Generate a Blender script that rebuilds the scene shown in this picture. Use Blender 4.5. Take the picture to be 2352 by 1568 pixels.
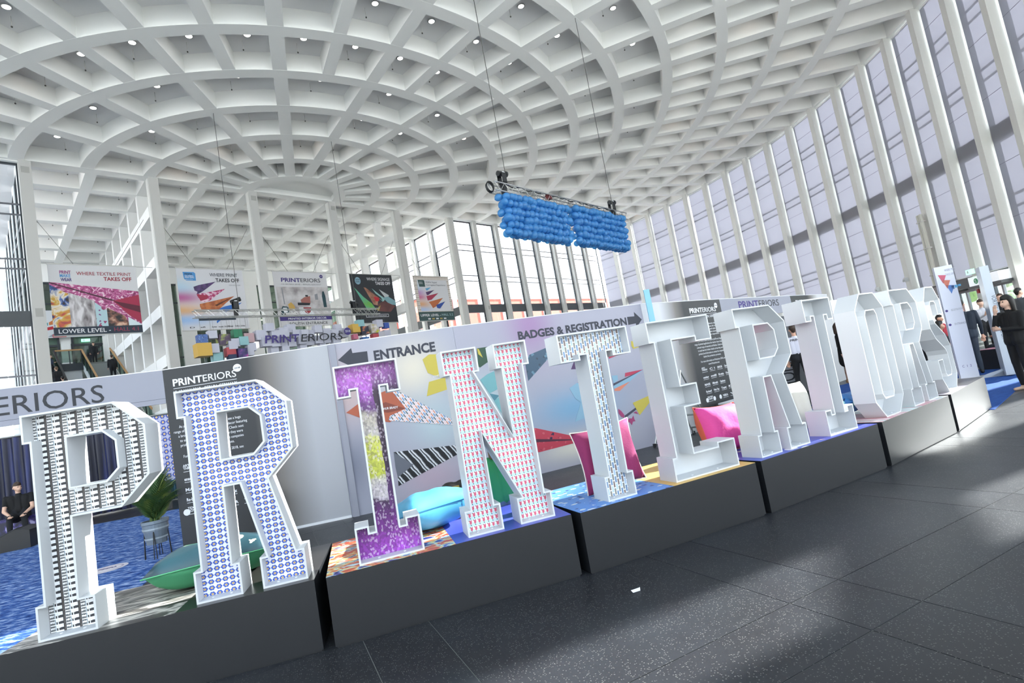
import bpy, bmesh, math, random
import numpy as np
from mathutils import Vector, Matrix
for _o in list(bpy.data.objects): bpy.data.objects.remove(_o)
random.seed(7)
S = bpy.context.scene
COL = S.collection
R = math.radians
# ------------------------------------------------------------ camera
F_PX, PITCH, ROLL, CAM_H = 1228.4, R(5.02), R(-10.07), 1.45
cam = bpy.data.cameras.new('camera'); camo = bpy.data.objects.new('camera', cam); COL.objects.link(camo)
cam.sensor_width = 36; cam.lens = 36*F_PX/2352; cam.clip_end = 500; cam.clip_start = .05
_f = Vector((0, math.cos(PITCH), math.sin(PITCH))); _u = Vector((0, -math.sin(PITCH), math.cos(PITCH))); _r = Vector((1, 0, 0))
_c, _s = math.cos(ROLL), math.sin(ROLL)
_r, _u = _r*_c + _u*_s, _u*_c - _r*_s
camo.matrix_world = Matrix(((_r.x, _u.x, -_f.x, 0), (_r.y, _u.y, -_f.y, 0), (_r.z, _u.z, -_f.z, CAM_H), (0, 0, 0, 1)))
S.camera = camo
# ------------------------------------------------------------ world, sun, exposure
wd = bpy.data.worlds.new('world'); S.world = wd; wd.use_nodes = True
bg = wd.node_tree.nodes['Background']
_t = wd.node_tree; _tc = _t.nodes.new('ShaderNodeTexCoord'); _sp = _t.nodes.new('ShaderNodeSeparateXYZ'); _rp = _t.nodes.new('ShaderNodeValToRGB')
_t.links.new(_tc.outputs['Generated'], _sp.inputs[0]); _t.links.new(_sp.outputs[2], _rp.inputs[0]); _t.links.new(_rp.outputs[0], bg.inputs[0])  # bright haze at the horizon, deeper blue overhead
_rp.color_ramp.elements[0].position = .05; _rp.color_ramp.elements[0].color = (1, 1, 1, 1); _rp.color_ramp.elements[1].position = .8; _rp.color_ramp.elements[1].color = (.24, .34, .48, 1)
bg.inputs[1].default_value = 4.0
sun = bpy.data.lights.new('sun', 'SUN'); sun.energy = 17.0; sun.angle = R(.6); sun.color = (1, .97, .92)
suno = bpy.data.objects.new('sun', sun); COL.objects.link(suno)
_sd = Vector((-.80, -.32, -.46)).normalized()
suno.rotation_euler = _sd.to_track_quat('-Z', 'Y').to_euler(); suno.location = (60, 60, 60)
S.view_settings.view_transform = 'Standard'; S.view_settings.look = 'None'
S.view_settings.gamma = 1; S.view_settings.use_curve_mapping = False
S.view_settings.exposure = 0.75
# ------------------------------------------------------------ colour + materials
def lin(v): return v/12.92 if v <= .04045 else ((v+.055)/1.055)**2.4
def hx(h): return tuple(lin(int(h[i:i+2], 16)/255) for i in (0, 2, 4))
class NG:
    def __init__(s, m):
        s.m = m; s.t = m.node_tree; s.b = s.t.nodes['Principled BSDF']; s.xyz = None
    def nd(s, t, **k):
        n = s.t.nodes.new(t)
        for a, v in k.items(): setattr(n, a, v)
        return n
    def put(s, inp, v):
        if isinstance(v, bpy.types.NodeSocket): s.t.links.new(v, inp)
        elif isinstance(v, tuple) and len(v) == 3 and inp.type == 'RGBA': inp.default_value = v+(1,)
        else: inp.default_value = v
    def m_(s, op, a, b=0., c=0.):
        n = s.nd('ShaderNodeMath', operation=op)
        for i, v in enumerate((a, b, c)): s.put(n.inputs[i], v)
        return n.outputs[0]
    def co(s):
        if s.xyz is None:
            tc = s.nd('ShaderNodeTexCoord'); sp = s.nd('ShaderNodeSeparateXYZ')
            s.vec = tc.outputs['Object']; s.t.links.new(s.vec, sp.inputs[0]); s.xyz = sp.outputs
        return s.xyz
    def vecm(s, x, y, z):
        n = s.nd('ShaderNodeCombineXYZ')
        for i, v in enumerate((x, y, z)): s.put(n.inputs[i], v)
        return n.outputs[0]
    def noise(s, sc, det=2., vec=None, rough=.5, dist=0.):
        s.co(); n = s.nd('ShaderNodeTexNoise'); s.put(n.inputs['Vector'], vec or s.vec)
        s.put(n.inputs['Scale'], float(sc)); s.put(n.inputs['Detail'], float(det)); s.put(n.inputs['Roughness'], rough); s.put(n.inputs['Distortion'], dist)
        return n.outputs[0]
    def vor(s, sc, vec=None, feature='F1', out='Distance'):
        s.co(); n = s.nd('ShaderNodeTexVoronoi', feature=feature); s.put(n.inputs['Vector'], vec or s.vec); s.put(n.inputs['Scale'], float(sc))
        return n.outputs[out]
    def ramp(s, f, stops, interp='LINEAR'):
        n = s.nd('ShaderNodeValToRGB'); n.color_ramp.interpolation = interp; e = n.color_ramp.elements
        while len(e) < len(stops): e.new(.5)
        for q, (p, c) in zip(e, stops): q.position = p; q.color = tuple(c)+(1,)
        s.put(n.inputs[0], f); return n.outputs[0]
    def mix(s, f, a, b):
        n = s.nd('ShaderNodeMix', data_type='RGBA'); s.put(n.inputs[0], f); s.put(n.inputs[6], a); s.put(n.inputs[7], b); return n.outputs[2]
    def lt(s, a, b): return s.m_('LESS_THAN', a, b)
    def gt(s, a, b): return s.m_('GREATER_THAN', a, b)
    def band(s, a, lo, hi): return s.m_('MULTIPLY', s.gt(a, lo), s.lt(a, hi))
    def fr(s, a): return s.m_('FRACT', a)
    def base(s, v): s.put(s.b.inputs['Base Color'], v)
MATS = {}
def mat(name, col=(.8, .8, .8), rough=.5, metal=0., spec=.5, **k):
    if name in MATS: return MATS[name]
    m = bpy.data.materials.new(name); m.use_nodes = True; b = m.node_tree.nodes['Principled BSDF']
    if isinstance(col, str): col = hx(col)
    b.inputs['Base Color'].default_value = tuple(col)+(1,); b.inputs['Roughness'].default_value = rough
    b.inputs['Metallic'].default_value = metal; b.inputs['Specular IOR Level'].default_value = spec
    if 'emit' in k:
        b.inputs['Emission Color'].default_value = tuple(k.get('ecol', col))+(1,); b.inputs['Emission Strength'].default_value = k['emit']
    m.diffuse_color = tuple(col)+(1,)
    MATS[name] = m
    if 'bump' in k:
        g = NG(m); n = g.nd('ShaderNodeBump'); n.inputs['Strength'].default_value = k['bump'][1]; n.inputs['Distance'].default_value = .01
        g.put(n.inputs['Height'], g.noise(k['bump'][0], 3)); g.put(b.inputs['Normal'], n.outputs[0])
    if 'vary' in k:
        g = NG(m); f = g.noise(k['vary'][0], 4); d = k['vary'][1]
        g.base(g.mix(f, tuple(max(0, c*(1-d)) for c in col), tuple(min(1, c*(1+d)) for c in col)))
    return m
# ------------------------------------------------------------ mesh building
class MB:
    def __init__(s): s.v = []; s.f = []; s.mi = []
    def add(s, vs, fs, mi=0, M=None):
        o = len(s.v)
        s.v += [tuple(M @ Vector(p)) if M else tuple(p) for p in vs]
        s.f += [tuple(i+o for i in f) for f in fs]; s.mi += [mi]*len(fs); return s
    def box(s, x0, x1, y0, y1, z0, z1, mi=0, M=None):
        return s.add([(x0, y0, z0), (x1, y0, z0), (x1, y1, z0), (x0, y1, z0), (x0, y0, z1), (x1, y0, z1), (x1, y1, z1), (x0, y1, z1)],
                     [(0, 3, 2, 1), (4, 5, 6, 7), (0, 1, 5, 4), (1, 2, 6, 5), (2, 3, 7, 6), (3, 0, 4, 7)], mi, M)
    def poly(s, pts, d0, d1, axis='y', mi=0, M=None):
        n = len(pts)
        P = {'y': lambda a, b, d: (a, d, b), 'z': lambda a, b, d: (a, b, d), 'x': lambda a, b, d: (d, a, b)}[axis]
        vs = [P(a, b, d0) for a, b in pts]+[P(a, b, d1) for a, b in pts]
        return s.add(vs, [tuple(range(n)), tuple(range(2*n-1, n-1, -1))]+[(i, (i+1) % n, n+(i+1) % n, n+i) for i in range(n)], mi, M)
    def tube(s, p0, p1, r0, r1=None, n=8, mi=0, cap=True):
        r1 = r0 if r1 is None else r1; p0 = Vector(p0); p1 = Vector(p1); d = (p1-p0).normalized()
        a = d.orthogonal().normalized(); b = d.cross(a)
        vs = []
        for p, r in ((p0, r0), (p1, r1)):
            for i in range(n):
                t = 2*math.pi*i/n; vs.append(p+a*(r*math.cos(t))+b*(r*math.sin(t)))
        fs = [(i, (i+1) % n, n+(i+1) % n, n+i) for i in range(n)]
        if cap: fs += [tuple(range(n-1, -1, -1)), tuple(range(n, 2*n))]
        return s.add(vs, fs, mi)
    def lathe(s, prof, n=16, mi=0, M=None):
        vs = []; fs = []
        for r, z in prof:
            for i in range(n): t = 2*math.pi*i/n; vs.append((r*math.cos(t), r*math.sin(t), z))
        for k in range(len(prof)-1):
            for i in range(n): fs.append((k*n+i, k*n+(i+1) % n, (k+1)*n+(i+1) % n, (k+1)*n+i))
        return s.add(vs, fs, mi, M)
    def ball(s, c, r, n=10, m=7, mi=0, sc=(1, 1, 1), M=None):
        prof = []
        vs = [(c[0], c[1], c[2]-r*sc[2])]; fs = []
        for k in range(1, m):
            a = -math.pi/2+math.pi*k/m
            for i in range(n):
                t = 2*math.pi*i/n; vs.append((c[0]+r*sc[0]*math.cos(a)*math.cos(t), c[1]+r*sc[1]*math.cos(a)*math.sin(t), c[2]+r*sc[2]*math.sin(a)))
        vs.append((c[0], c[1], c[2]+r*sc[2])); L = len(vs)-1
        for i in range(n): fs.append((0, 1+(i+1) % n, 1+i)); fs.append((L, L-n+i, L-n+(i+1) % n))
        for k in range(m-2):
            for i in range(n): fs.append((1+k*n+i, 1+k*n+(i+1) % n, 1+(k+1)*n+(i+1) % n, 1+(k+1)*n+i))
        return s.add(vs, fs, mi, M)
    def mesh(s, name, mats, smooth=False, fix=True):
        me = bpy.data.meshes.new(name); me.from_pydata(s.v, [], s.f)
        for m in (mats if isinstance(mats, (list, tuple)) else [mats]): me.materials.append(m)
        me.polygons.foreach_set('material_index', s.mi)
        if fix:
            bm = bmesh.new(); bm.from_mesh(me); bmesh.ops.recalc_face_normals(bm, faces=bm.faces); bm.to_mesh(me); bm.free()
        if smooth: me.polygons.foreach_set('use_smooth', [True]*len(me.polygons))
        me.update(); return me
    def build(s, name, mats, parent=None, smooth=False, fix=True, label=None, cat=None, group=None, kind=None, loc=None, rotz=None):
        return link(name, s.mesh(name, mats, smooth, fix), parent, label, cat, group, kind, loc, rotz)
def link(name, me, parent=None, label=None, cat=None, group=None, kind=None, loc=None, rotz=None):
    o = bpy.data.objects.new(name, me); COL.objects.link(o)
    if parent is not None: o.parent = parent
    if loc is not None: o.location = loc
    if rotz is not None: o.rotation_euler = (0, 0, rotz)
    if label: o['label'] = label
    if cat: o['category'] = cat
    if group: o['group'] = group
    if kind: o['kind'] = kind
    return o
def thing(name, label=None, cat=None, loc=(0, 0, 0), rotz=0., group=None, kind=None):
    return link(name, None, None, label, cat, group, kind, loc, rotz)
def kids(o): return [c for c in bpy.data.objects if c.parent == o]
def dup(src, children, loc, rotz, label=None, group=None):
    r = src.copy(); COL.objects.link(r); r.location = loc; r.rotation_euler = (0, 0, rotz)
    if label: r['label'] = label
    if group: r['group'] = group
    for ch, gs in children:
        c = ch.copy(); COL.objects.link(c); c.parent = r
        for g in gs: d = g.copy(); COL.objects.link(d); d.parent = c
    return r
ORD = ['first', 'second', 'third', 'fourth', 'fifth', 'sixth', 'seventh', 'eighth', 'ninth', 'tenth', 'eleventh', 'twelfth', 'thirteenth', 'fourteenth', 'fifteenth', 'sixteenth', 'seventeenth', 'eighteenth', 'nineteenth', 'twentieth', 'twenty-first', 'twenty-second', 'twenty-third', 'twenty-fourth', 'twenty-fifth', 'twenty-sixth', 'twenty-seventh', 'twenty-eighth', 'twenty-ninth', 'thirtieth']
def seg(p0, p1, **k):  # frame helper: location + angle of a board from two plan points
    return (p0[0], p0[1], 0), math.atan2(p1[1]-p0[1], p1[0]-p0[0]), math.hypot(p1[0]-p0[0], p1[1]-p0[1])
def flat(name, pts, y, m, parent, t=.002, label=None):  # thin print cut, lying on a face at y (towards -y)
    return MB().poly(pts, y-t, y).build(name, m, parent, label=label)
def text(s, size, m, parent, x, y, z, bold=0., sx=1., align='LEFT', width=None, name='lettering', rot=0., shear=0., t=.0015, label=None, lines=1.):
    cu = bpy.data.curves.new('t', 'FONT'); cu.body = s; cu.size = size/.73; cu.offset = bold*size; cu.extrude = t/2; cu.align_x = align; cu.resolution_u = 3
    cu.shear = shear; cu.space_line = lines
    ob = bpy.data.objects.new('t', cu); COL.objects.link(ob)
    dg = bpy.context.evaluated_depsgraph_get(); dg.update()
    me = bpy.data.meshes.new_from_object(ob.evaluated_get(dg)); bpy.data.objects.remove(ob); bpy.data.curves.remove(cu)
    if not me.vertices: return None
    xs = [v.co.x for v in me.vertices]; w = max(xs)-min(xs)
    if width: sx = width/max(w, 1e-6)
    off = -min(xs) if align == 'LEFT' else (-max(xs) if align == 'RIGHT' else 0.)
    c, s_ = math.cos(rot), math.sin(rot)
    for v in me.vertices:
        a, b = (v.co.x+off)*sx, v.co.y
        v.co = (x+a*c-b*s_, y-t/2-v.co.z, z+a*s_+b*c)
    me.materials.clear(); me.materials.append(m); me.name = name
    return link(name, me, parent, label)
# ============================================================ materials
M_white = mat('painted concrete', 'ecebe8', .75, vary=(1.3, .02))
M_rib = mat('rib concrete', 'eeede9', .8)
M_slab = mat('slab concrete', 'e8e7e7', .85)
M_col = mat('column paint', 'd9d8d3', .7)
M_colg = mat('column grey', 'c4c2be', .7)
M_dark = mat('dark frame', '3b4046', .4, .3)
M_band = mat('spandrel', '4a4e52', .5)
M_lam = mat('plinth laminate', '17191d', .42, vary=(40, .12), bump=(400, .05))
M_lamtop = mat('plinth dark top', '2b2827', .3)
M_wh = mat('letter white', 'cbcdcf', .45)
M_whin = mat('letter inner white', 'cbced1', .5)
M_blk = mat('black plastic', '15171a', .4)
M_steel = mat('aluminium', 'b8b8b6', .3, .9)
M_wirem = mat('steel cable', '5d5c58', .5, .4)
M_red = mat('red', 'b3202c', .5)
M_ink = mat('dark ink', '23252b', .6)
M_inkw = mat('white ink', 'dcdde0', .6)
M_pur = mat('violet ink', '3d2f73', .6)
M_wood = mat('handrail wood', 'b98f5f', .5)
M_lav = mat('lavender board', '8f909b', .6)
M_brick = mat('brick', 'a8584a', .9)
def glassmat(name, tint, refl, rough=0.02):
    m = bpy.data.materials.new(name); m.use_nodes = True; t = m.node_tree; t.nodes.clear()
    o = t.nodes.new('ShaderNodeOutputMaterial'); mx = t.nodes.new('ShaderNodeMixShader'); tr = t.nodes.new('ShaderNodeBsdfTransparent'); gl = t.nodes.new('ShaderNodeBsdfGlossy')
    tr.inputs[0].default_value = tint+(1,); gl.inputs['Roughness'].default_value = rough; mx.inputs[0].default_value = refl
    t.links.new(tr.outputs[0], mx.inputs[1]); t.links.new(gl.outputs[0], mx.inputs[2]); t.links.new(mx.outputs[0], o.inputs[0]); MATS[name] = m; return m
M_glass = glassmat('window glass', (.93, .96, .97), .06)
M_glassg = glassmat('green glass', (.55, .66, .62), .10)
def blindmat():
    m = bpy.data.materials.new('blind fabric'); m.use_nodes = True; t = m.node_tree; t.nodes.clear()
    o = t.nodes.new('ShaderNodeOutputMaterial'); mx = t.nodes.new('ShaderNodeMixShader'); d = t.nodes.new('ShaderNodeBsdfDiffuse'); tl = t.nodes.new('ShaderNodeBsdfTranslucent')
    mx2 = t.nodes.new('ShaderNodeMixShader'); tr = t.nodes.new('ShaderNodeBsdfTransparent')
    d.inputs[0].default_value = hx('aeadb4')+(1,); tl.inputs[0].default_value = hx('aaaab4')+(1,); mx.inputs[0].default_value = .42; mx2.inputs[0].default_value = .05
    t.links.new(d.outputs[0], mx.inputs[1]); t.links.new(tl.outputs[0], mx.inputs[2]); t.links.new(mx.outputs[0], mx2.inputs[1]); t.links.new(tr.outputs[0], mx2.inputs[2]); t.links.new(mx2.outputs[0], o.inputs[0])
    MATS['blind'] = m; return m
M_blind = blindmat()
def floormat():
    m = mat('terrazzo', '2c2e33', .4); g = NG(m); n = g.noise(2.2, 4); big = g.noise(1.1, 3)
    base = g.mix(g.ramp(big, [(.35, (0, 0, 0)), (.7, (1, 1, 1))]), hx('1b1b1e'), hx('26292d'))
    v = g.vor(95, out='Distance'); r = g.vor(95, out='Color'); sp = g.nd('ShaderNodeSeparateColor'); g.put(sp.inputs[0], r)
    f = g.m_('MULTIPLY', g.lt(v, .30), g.gt(sp.outputs[0], .62))
    v2 = g.noise(260, 2)
    c = g.mix(g.m_('MULTIPLY', f, .55), base, hx('8d8c88')); c = g.mix(g.m_('MULTIPLY', v2, .35), c, hx('4a4b50'))
    g.base(c); g.put(g.b.inputs['Roughness'], g.m_('MULTIPLY_ADD', n, .10, .33)); g.b.inputs['Specular IOR Level'].default_value = .35
    return m
M_floor = floormat()
M_joint = mat('tile joint', '85857f', .7)
def carpet(name, a, b, c, sc):
    m = mat(name, a, .95, spec=.1); g = NG(m); x, y, z = g.co()
    n = g.noise(sc, 5, vec=g.vecm(g.m_('MULTIPLY', x, .35), y, z), rough=.7)
    g.base(g.ramp(n, [(.36, hx(a)), (.5, hx(b)), (.62, hx(c))])); return m
M_carpet = carpet('streaked blue carpet', '1b3268', '3c62a6', '9fb3d6', 16)
M_carpet2 = carpet('plain blue carpet', '23407a', '2c4d8c', '35589a', 30)
# -------- printed patterns
def pat_weave():
    m = mat('weave print', 'eeeeee', .5); g = NG(m); x, y, z = g.co()
    u = g.m_('DIVIDE', x, .0853); v = g.m_('DIVIDE', z, .0365); fu = g.fr(u); fv = g.fr(v); fv2 = g.fr(g.m_('ADD', v, .5))
    c = (.82, .83, .84)
    smear = g.m_('SUBTRACT', 1., g.m_('ABSOLUTE', g.m_('MULTIPLY', g.m_('SUBTRACT', fv, .5), 2.1)))
    nn = g.noise(60, 2, vec=g.vecm(g.m_('MULTIPLY', x, 5.), y, z))
    sm = g.m_('MULTIPLY', g.m_('MULTIPLY', g.band(fu, .18, .46), g.gt(g.m_('ADD', smear, nn), .72)), .92)
    c = g.mix(sm, c, (.06, .065, .07))
    c = g.mix(g.m_('MULTIPLY', g.band(fu, .55, 1.), g.lt(fv2, .5)), c, (.03, .03, .035))
    c = g.mix(g.m_('MULTIPLY', g.band(fu, .64, .70), 1.), c, (.75, .76, .78))
    c = g.mix(g.m_('MULTIPLY', g.band(fu, .47, .505), 1.), c, (.10, .14, .17))
    c = g.mix(g.m_('MULTIPLY', g.band(fu, .505, .53), 1.), c, (.5, .62, .68))
    c = g.mix(g.lt(fu, .17), c, (.035, .03, .03)); c = g.mix(g.band(fu, .07, .1), c, (.16, .14, .13))
    c = g.mix(g.m_('MULTIPLY', g.band(fv, .40, .56), g.gt(fu, .17)), c, (.86, .86, .85))
    c = g.mix(g.m_('MULTIPLY', g.band(fv, .95, 1.), g.band(fu, .5, .8)), c, (.8, .78, .7))
    g.base(c); return m
def pat_flower(name='flower print', du=.0432, dv=.0392, bgc='e6e8f2', blue='3f5cb4'):
    m = mat(name, bgc, .45); g = NG(m); x, y, z = g.co()
    a = g.m_('SUBTRACT', g.fr(g.m_('DIVIDE', x, du)), .5); b = g.m_('SUBTRACT', g.fr(g.m_('DIVIDE', z, dv)), .5)
    r = g.m_('SQRT', g.m_('ADD', g.m_('MULTIPLY', a, a), g.m_('MULTIPLY', b, b))); th = g.m_('ARCTAN2', b, a)
    R0 = g.m_('MULTIPLY_ADD', g.m_('COSINE', g.m_('MULTIPLY', th, 6.)), .035, .405)
    R0 = g.m_('ADD', R0, g.m_('MULTIPLY', g.m_('COSINE', g.m_('MULTIPLY', th, 2.)), .02))
    c = g.mix(g.lt(r, R0), hx(bgc), hx(blue)); c = g.mix(g.lt(r, .17), c, hx('e9c979')); c = g.mix(g.lt(r, .065), c, hx('6b2a1c')); g.base(c); return m
def pat_shield():
    m = mat('shield print', 'dfe9ee', .45); g = NG(m); x, y, z = g.co()
    u = g.m_('DIVIDE', x, .0335); v = g.m_('DIVIDE', z, .0487)
    a = g.fr(u); b = g.fr(v)
    ax = g.m_('ABSOLUTE', g.m_('SUBTRACT', a, .42))
    hexa = g.m_('MULTIPLY', g.lt(ax, .27), g.band(g.m_('SUBTRACT', b, g.m_('MULTIPLY', ax, .75)), .30, .86))
    tri = g.m_('MULTIPLY', g.lt(g.m_('ADD', g.m_('ABSOLUTE', g.m_('SUBTRACT', g.fr(g.m_('ADD', a, .05)), .95)), g.m_('MULTIPLY', b, .75)), .50), g.lt(b, .9))
    tri2 = g.m_('MULTIPLY', g.lt(g.m_('ADD', g.m_('ABSOLUTE', g.m_('SUBTRACT', a, .05)), g.m_('MULTIPLY', b, .75)), .50), 1.)
    c = g.mix(g.m_('MAXIMUM', tri, tri2), hx('e9e9ee'), hx('bfdde6')); c = g.mix(hexa, c, hx('d05a78'))
    c = g.mix(g.m_('MULTIPLY', hexa, g.lt(a, .22)), c, hx('e9b08a'))
    c = g.mix(g.m_('MULTIPLY', g.band(a, .36, .56), g.band(b, .14, .30)), c, hx('26364a')); c = g.mix(g.m_('MULTIPLY', g.lt(a, .2), g.band(b, .86, .95)), c, hx('26364a'))
    g.base(c); return m
def pat_dash(name='dash print', p=.0212, L=.057, cols=('4878a8', 'a9c3de', '6b4a40', '6e6a60'), bgc='eef0f4', rot=0.):
    m = mat(name, bgc, .45); g = NG(m); x, y, z = g.co()
    if rot: x, z = g.m_('ADD', g.m_('MULTIPLY', x, math.cos(rot)), g.m_('MULTIPLY', z, math.sin(rot))), g.m_('SUBTRACT', g.m_('MULTIPLY', z, math.cos(rot)), g.m_('MULTIPLY', x, math.sin(rot)))
    u = g.m_('DIVIDE', x, p); cu = g.m_('FLOOR', u); v = g.m_('ADD', g.m_('DIVIDE', z, L), g.m_('MULTIPLY', cu, .385)); cv = g.m_('FLOOR', v)
    mask = g.m_('MULTIPLY', g.band(g.fr(u), .12, .88), g.band(g.fr(v), .07, .93))
    k = g.fr(g.m_('MULTIPLY', g.m_('ADD', g.m_('MULTIPLY', cu, 1.), g.m_('MULTIPLY', cv, 2.)), .25))
    c = g.ramp(g.m_('ADD', k, .02), [(0, hx(cols[0])), (.25, hx(cols[2])), (.5, hx(cols[1])), (.75, hx(cols[3]))], 'CONSTANT')
    nz = g.noise(180, 2); c = g.mix(g.m_('MULTIPLY', nz, .3), c, (.8, .8, .8))
    g.base(g.mix(mask, hx(bgc), c)); return m
def pat_foliage():
    m = mat('foliage print', '7c3f8c', .45); g = NG(m); x, y, z = g.co()
    nz = g.m_('MULTIPLY_ADD', g.noise(9, 3), .22, -.11); zz = g.m_('ADD', z, nz); xx = g.m_('ADD', x, g.m_('MULTIPLY_ADD', g.noise(6, 2), .04, -.02))
    left = g.ramp(g.m_('DIVIDE', zz, 1.4), [(0, hx('9a3fb5')), (.16, hx('7a2a8e')), (.27, hx('3a1f44')), (.30, hx('cfc6cc')), (.37, hx('d8d2c4')), (.40, hx('c9cf3e')), (.58, hx('d8d860')), (.60, hx('cfc7c0')), (.70, hx('c9bfae')), (.73, hx('6d3f7c')), (.83, hx('b765c8')), (.97, hx('c070cf'))])
    right = g.ramp(g.m_('DIVIDE', zz, 1.4), [(0, hx('b455d6')), (.12, hx('8a3a9e')), (.3, hx('5a2a6e')), (.45, hx('3a2440')), (.8, hx('43303f')), (.93, hx('9a5aa6'))])
    c = g.mix(g.gt(xx, .26), left, right)
    vc = g.vor(62, vec=g.vecm(g.m_('MULTIPLY', x, 1.5), y, z), out='Color'); sp = g.nd('ShaderNodeSeparateColor'); g.put(sp.inputs[0], vc)
    c = g.mix(g.m_('MULTIPLY', sp.outputs[0], .5), c, (.03, .01, .04)); c = g.mix(g.m_('MULTIPLY', g.gt(sp.outputs[1], .8), .3), c, (.9, .75, .9))
    g.base(c); return m
def pat_ramp(name, stops, sc, interp='LINEAR', stretch=(1, 1, 1), dist=0., det=4., rough=.5):
    m = mat(name, (.5, .5, .5), .45); g = NG(m); x, y, z = g.co()
    n = g.noise(sc, det, vec=g.vecm(g.m_('MULTIPLY', x, float(stretch[0])), g.m_('MULTIPLY', y, float(stretch[1])), g.m_('MULTIPLY', z, float(stretch[2]))), dist=dist, rough=rough)
    g.base(g.ramp(n, [(p, hx(c)) for p, c in stops], interp)); return m
P_weave = pat_weave(); P_flower = pat_flower(); P_shield = pat_shield(); P_dash = pat_dash(); P_fol = pat_foliage()
P_marble = pat_ramp('smeared grey print', [(.3, '3a3836'), (.42, '55524e'), (.47, 'd3cdc4'), (.52, '8f8b86'), (.58, '4b4a46'), (.66, 'd0c9be')], 3., stretch=(.6, 2.4, 1), dist=1.2)
P_multi = pat_ramp('multicolour print', [(.34, '2b2a66'), (.40, '5a5fb0'), (.44, 'b9dcc4'), (.48, 'e0c070'), (.52, 'c8583c'), (.60, 'b0462e'), (.66, 'b8d8e0')], 14., stretch=(.6, 1, 1), det=6., dist=.6)
P_blue = mat('plain blue print', '4b54b2', .35)
def pat_bits(name, bgc, a, b, sc, stretch=(1, 1, 1)):
    m = mat(name, bgc, .4); g = NG(m); x, y, z = g.co()
    vec = g.vecm(g.m_('MULTIPLY', x, float(stretch[0])), g.m_('MULTIPLY', y, float(stretch[1])), g.m_('MULTIPLY', z, float(stretch[2])))
    d = g.vor(sc, vec=vec); n = g.noise(sc*2.5, 3, vec=vec); f = g.lt(g.m_('ADD', d, g.m_('MULTIPLY', n, .5)), .50)
    d2 = g.vor(sc*1.1, vec=g.vecm(g.m_('ADD', x, .37), g.m_('ADD', y, .21), z)); f2 = g.lt(g.m_('ADD', d2, g.m_('MULTIPLY', n, .5)), .47)
    c = g.mix(f2, hx(bgc), hx(b)); g.base(g.mix(f, c, hx(a))); return m
P_crane = pat_bits('blue bird print', '5b8ed2', 'd9dde0', '2b3f86', 12, (.8, 1.3, 1))
P_yel = mat('plain yellow print', 'd9b060', .4)
P_flw2 = pat_bits('large blue flower print', '5866bb', 'd9d8de', 'd9b878', 3.5)
P_brick = pat_dash('red brick print', .05, .16, ('c0566a', 'd8b8b8', 'b8485c', '9fd0cc'), 'e8e2e2')
P_grey = pat_ramp('grey smear print', [(.35, 'd4ccd0'), (.5, '8d868c'), (.6, '5b5560')], 4., stretch=(1, .4, 1))
# -------- soft sky mural background
def mural_mat(name, basec, blobs):
    m = mat(name, basec, .55); g = NG(m); x, y, z = g.co(); c = hx(basec)
    for bx, bz, rx, rz, col, k in blobs:
        a = g.m_('DIVIDE', g.m_('SUBTRACT', x, bx), rx); b = g.m_('DIVIDE', g.m_('SUBTRACT', z, bz), rz)
        d = g.m_('ADD', g.m_('MULTIPLY', a, a), g.m_('MULTIPLY', b, b))
        f = g.m_('MULTIPLY', g.m_('EXPONENT', g.m_('MULTIPLY', d, -1.)), k); c = g.mix(f, c, hx(col))
    g.base(c); return m
def fade_mat(name, x0, x1, ca='26282b', cb='a4a5aa', mid='6f6a66'):
    m = mat(name, ca, .5); g = NG(m); x, y, z = g.co(); f = g.m_('DIVIDE', g.m_('SUBTRACT', x, x0), x1-x0)
    g.base(g.ramp(f, [(0, hx(ca)), (.35, hx(mid)), (1, hx(cb))])); return m
# ============================================================ hall: plan of the curved hall
CX, CY, AL = -12.456, 33.733, R(45.756)
RM = 2.66; ZC = 16.17; ZS = 16.95
EV = Vector((math.cos(AL), math.sin(AL))); NV = Vector((-EV.y, EV.x))
def H(s, t): return (CX+s*EV.x+t*NV.x, CY+s*EV.y+t*NV.y)
PC = (0.0017281, -0.0219555, -4.0631765, 45.756)
def wang(i):
    if i <= 18: return ((PC[0]*i+PC[1])*i+PC[2])*i+PC[3]
    a18 = ((PC[0]*18+PC[1])*18+PC[2])*18+PC[3]; return a18+(i-18)*(-134.244-a18)/26
def wrad(i):
    if i <= 22: return 33.5+.01*i*i
    return 38.34 if i < 34 else 38.34-(i-34)*.484
def wl(i, off=0.):
    a = R(wang(i)); r = wrad(i)+off; return (CX+r*math.cos(a), CY+r*math.sin(a))
def pp(i, r):  # i 0..44, radius -> plan point, rib angles eased onto the wall columns
    ideal = 45.756-4.0909*i; k = min(1, max(0, (r-20)/13.)); a = R(ideal+(wang(i)-ideal)*k); return (CX+r*math.cos(a), CY+r*math.sin(a))
def strip(pts, w, z0, z1, mb=None, mi=0):
    mb = mb or MB(); n = len(pts); L = []; Q = []
    for i, p in enumerate(pts):
        a = Vector(pts[max(i-1, 0)]); b = Vector(pts[min(i+1, n-1)]); d = (b-a).normalized(); nn = Vector((-d.y, d.x))*w/2; p = Vector(p)
        L.append(p+nn); Q.append(p-nn)
    vs = [(v.x, v.y, z) for z in (z0, z1) for v in L+Q]; m = 2*n
    fs = []
    for i in range(n-1):
        fs += [(i, i+1, n+i+1, n+i), (m+i, m+n+i, m+n+i+1, m+i+1), (i, m+i, m+i+1, i+1), (n+i, n+i+1, m+n+i+1, m+n+i)]
    fs += [(0, n, m+n, m), (n-1, m+n-1, m+2*n-1, 2*n-1)]
    return mb.add(vs, fs, mi)
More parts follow.
